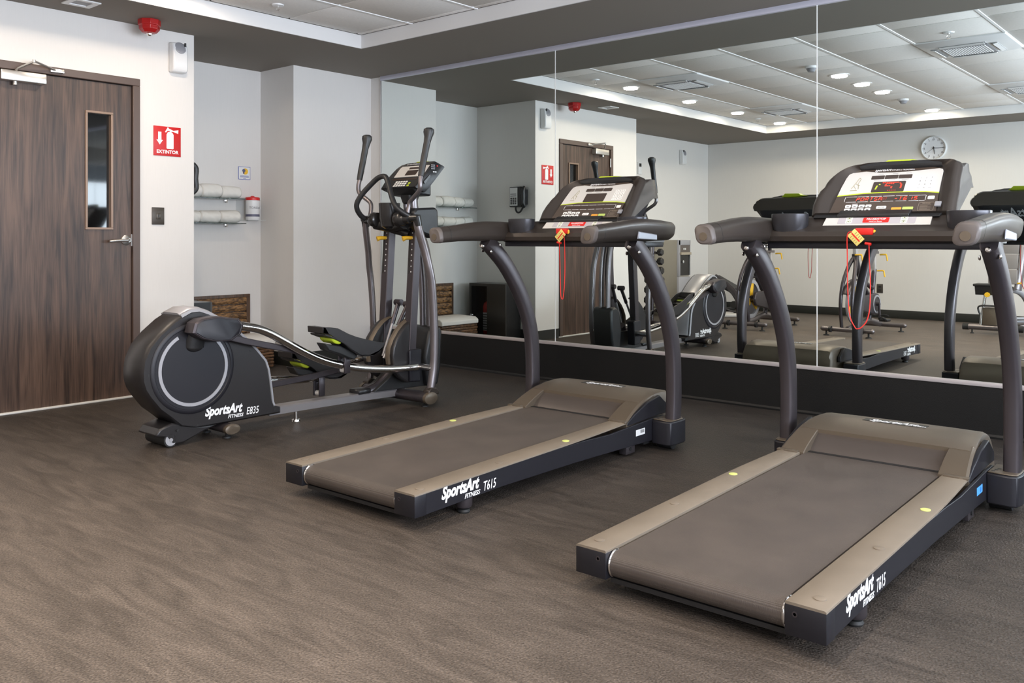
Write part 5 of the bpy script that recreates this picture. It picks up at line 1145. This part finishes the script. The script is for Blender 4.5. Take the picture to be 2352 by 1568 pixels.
# fixed A-shaped grip bar
F_ = [(-.20, 3.865, 1.200), (-.205, 3.830, 1.220), (-.20, 3.792, 1.262), (-.19, 3.783, 1.305), (-.155, 3.80, 1.365), (-.085, 3.835, 1.442), (-.045, 3.845, 1.468), (0, 3.848, 1.474), (.03, 3.844, 1.458), (.06, 3.835, 1.415), (.11, 3.82, 1.33), (.145, 3.82, 1.275), (.18, 3.85, 1.235), (.205, 3.885, 1.212)]
m = MB(); m.tube([(XC+x, y, z) for x, y, z in F_], .0175, 14, sm=4); obj('fixed_grip_bar', m, black, E)
# console
m = MB()
ky0, kz0, ky1, kz1 = 3.975, 1.400, 4.135, 1.575
KX0, KX1 = XC-.175, XC+.190
KB = Vector((0, ky0, kz0)); KY = (Vector((0, ky1, kz1))-KB).normalized(); KN = EX.cross(KY); KL = (Vector((0, ky1, kz1))-KB).length
def KP(x, s, n=0): return Vector((x, 0, 0))+KB+KY*s+KN*n
def kout(k, n):
    cx_ = (KX0+KX1)/2; w_ = (KX1-KX0)/2; o = [(-w_*.98, .0), (-w_*1.02, .05), (-w_*.98, KL*.55), (-w_*.90, KL*.80), (-w_*.75, KL*.94), (-w_*.5, KL*1.0), (0, KL*1.02), (w_*.75, KL*1.02), (w_*.95, KL*1.02), (w_*1.02, KL*.98), (w_*.98, KL*.5), (w_*.93, .03), (w_*.88, 0)]
    return [KP(cx_+x*k, KL/2+(s-KL/2)*k, n) for x, s in o]
back = [p+Vector((0, .07, -.02)) for p in kout(1.0, -.01)]
m.loft([kout(.86, .0), kout(.92, .006), kout(.97, .008), kout(1.0, 0), back, [Vector((XC+(p.x-XC)*.7, min(p.y, 4.17), 1.36+(p.z-1.36)*.75)) for p in back]]); ck = obj('console', m, black, E, ang=50)
m = MB(); m.prism([(3.97, 1.405), (4.02, 1.36), (4.14, 1.35), (4.14, 1.46), (4.05, 1.45)], 0, KX0+.03, KX1-.05); m.loft([[(XC+sx*.05, y, 1.37) for sx, y in ((-1, 4.02), (1, 4.02), (1, 4.13), (-1, 4.13))], [(XC+sx*.035, y, 1.30) for sx, y in ((-1, 4.04), (1, 4.04), (1, 4.11), (-1, 4.11))]]); obj('console_chin', m, black, ck, bev=.012)
def krect(x0, s0, x1, s1, n0, n1):
    m = MB(); m.loft([[KP(XC+x, s, n) for x, s in rrect(x1-x0, s1-s0, min(.004, (s1-s0)/2.5), 3, (x0+x1)/2, (s0+s1)/2)] for n in (n0, n1)]); return m
obj('white_faceplate', krect(-.125, .108, .15, .212, -.002, .002), panw, ck)
obj('window', krect(-.03, .122, .075, .170, .001, .003), wind, ck); obj('small_window', krect(-.03, .180, .075, .198, .001, .003), wind, ck)
obj('lower_faceplate', krect(-.145, .006, .15, .104, -.002, .002), ink, ck)
obj('brand_lettering', text('SportsArt FITNESS | ELLIPTICAL', .013, KP(XC-.07, .218, .0085), EX, KY, bold=.01, thick=.0003), inkw, ck)
m = krect(-.118, .078, .12, .094, .0019, .0028); obj('message_window', m, wind, ck)
for r_ in range(3):
    for c_ in range(5): obj('key', krect(-.070+c_*.024, .018+r_*.018, -.051+c_*.024, .031+r_*.018, .002, .0035), keyw, ck)
obj('red_key', krect(-.128, .014, -.085, .028, .002, .0035), red, ck)
obj('green_key', krect(.062, .016, .082, .030, .002, .0035), lime, ck); obj('green_key', krect(.062, .038, .082, .052, .002, .0035), lime, ck)
m = MB(); g = [(-.01, KL*1.01), (0, KL*1.06), (.09, KL*1.06), (.12, KL*1.02)]; m.loft([[KP(XC+x, s, .002) for x, s in g], [KP(XC+x, s, .002)+Vector((0, .05, .0)) for x, s in g]]); obj('lime_top_tab', m, lime, ck)
for k in range(2): obj('side_button', MB().b2((KX1+.004, 4.10+k*.018, 1.505), (KX1+.008, 4.112+k*.018, 1.512)), wplas, ck)
for r_ in range(3):
    for c_ in range(3): obj('side_key', MB().b2((KX1+.003, 4.085+c_*.012, 1.525+r_*.012), (KX1+.007, 4.093+c_*.012, 1.532+r_*.012)), greyp, ck)
obj('side_led', MB().b2((KX1+.003, 4.135, 1.545), (KX1+.008, 4.143, 1.553)), red, ck)
m = MB(); m.prism([(4.02, 1.44), (4.075, 1.49), (4.082, 1.478), (4.03, 1.425)], 0, KX1-.004, KX1+.003); obj('side_pocket', m, gloss, ck)
ORG = Vector((0, 0, 0))
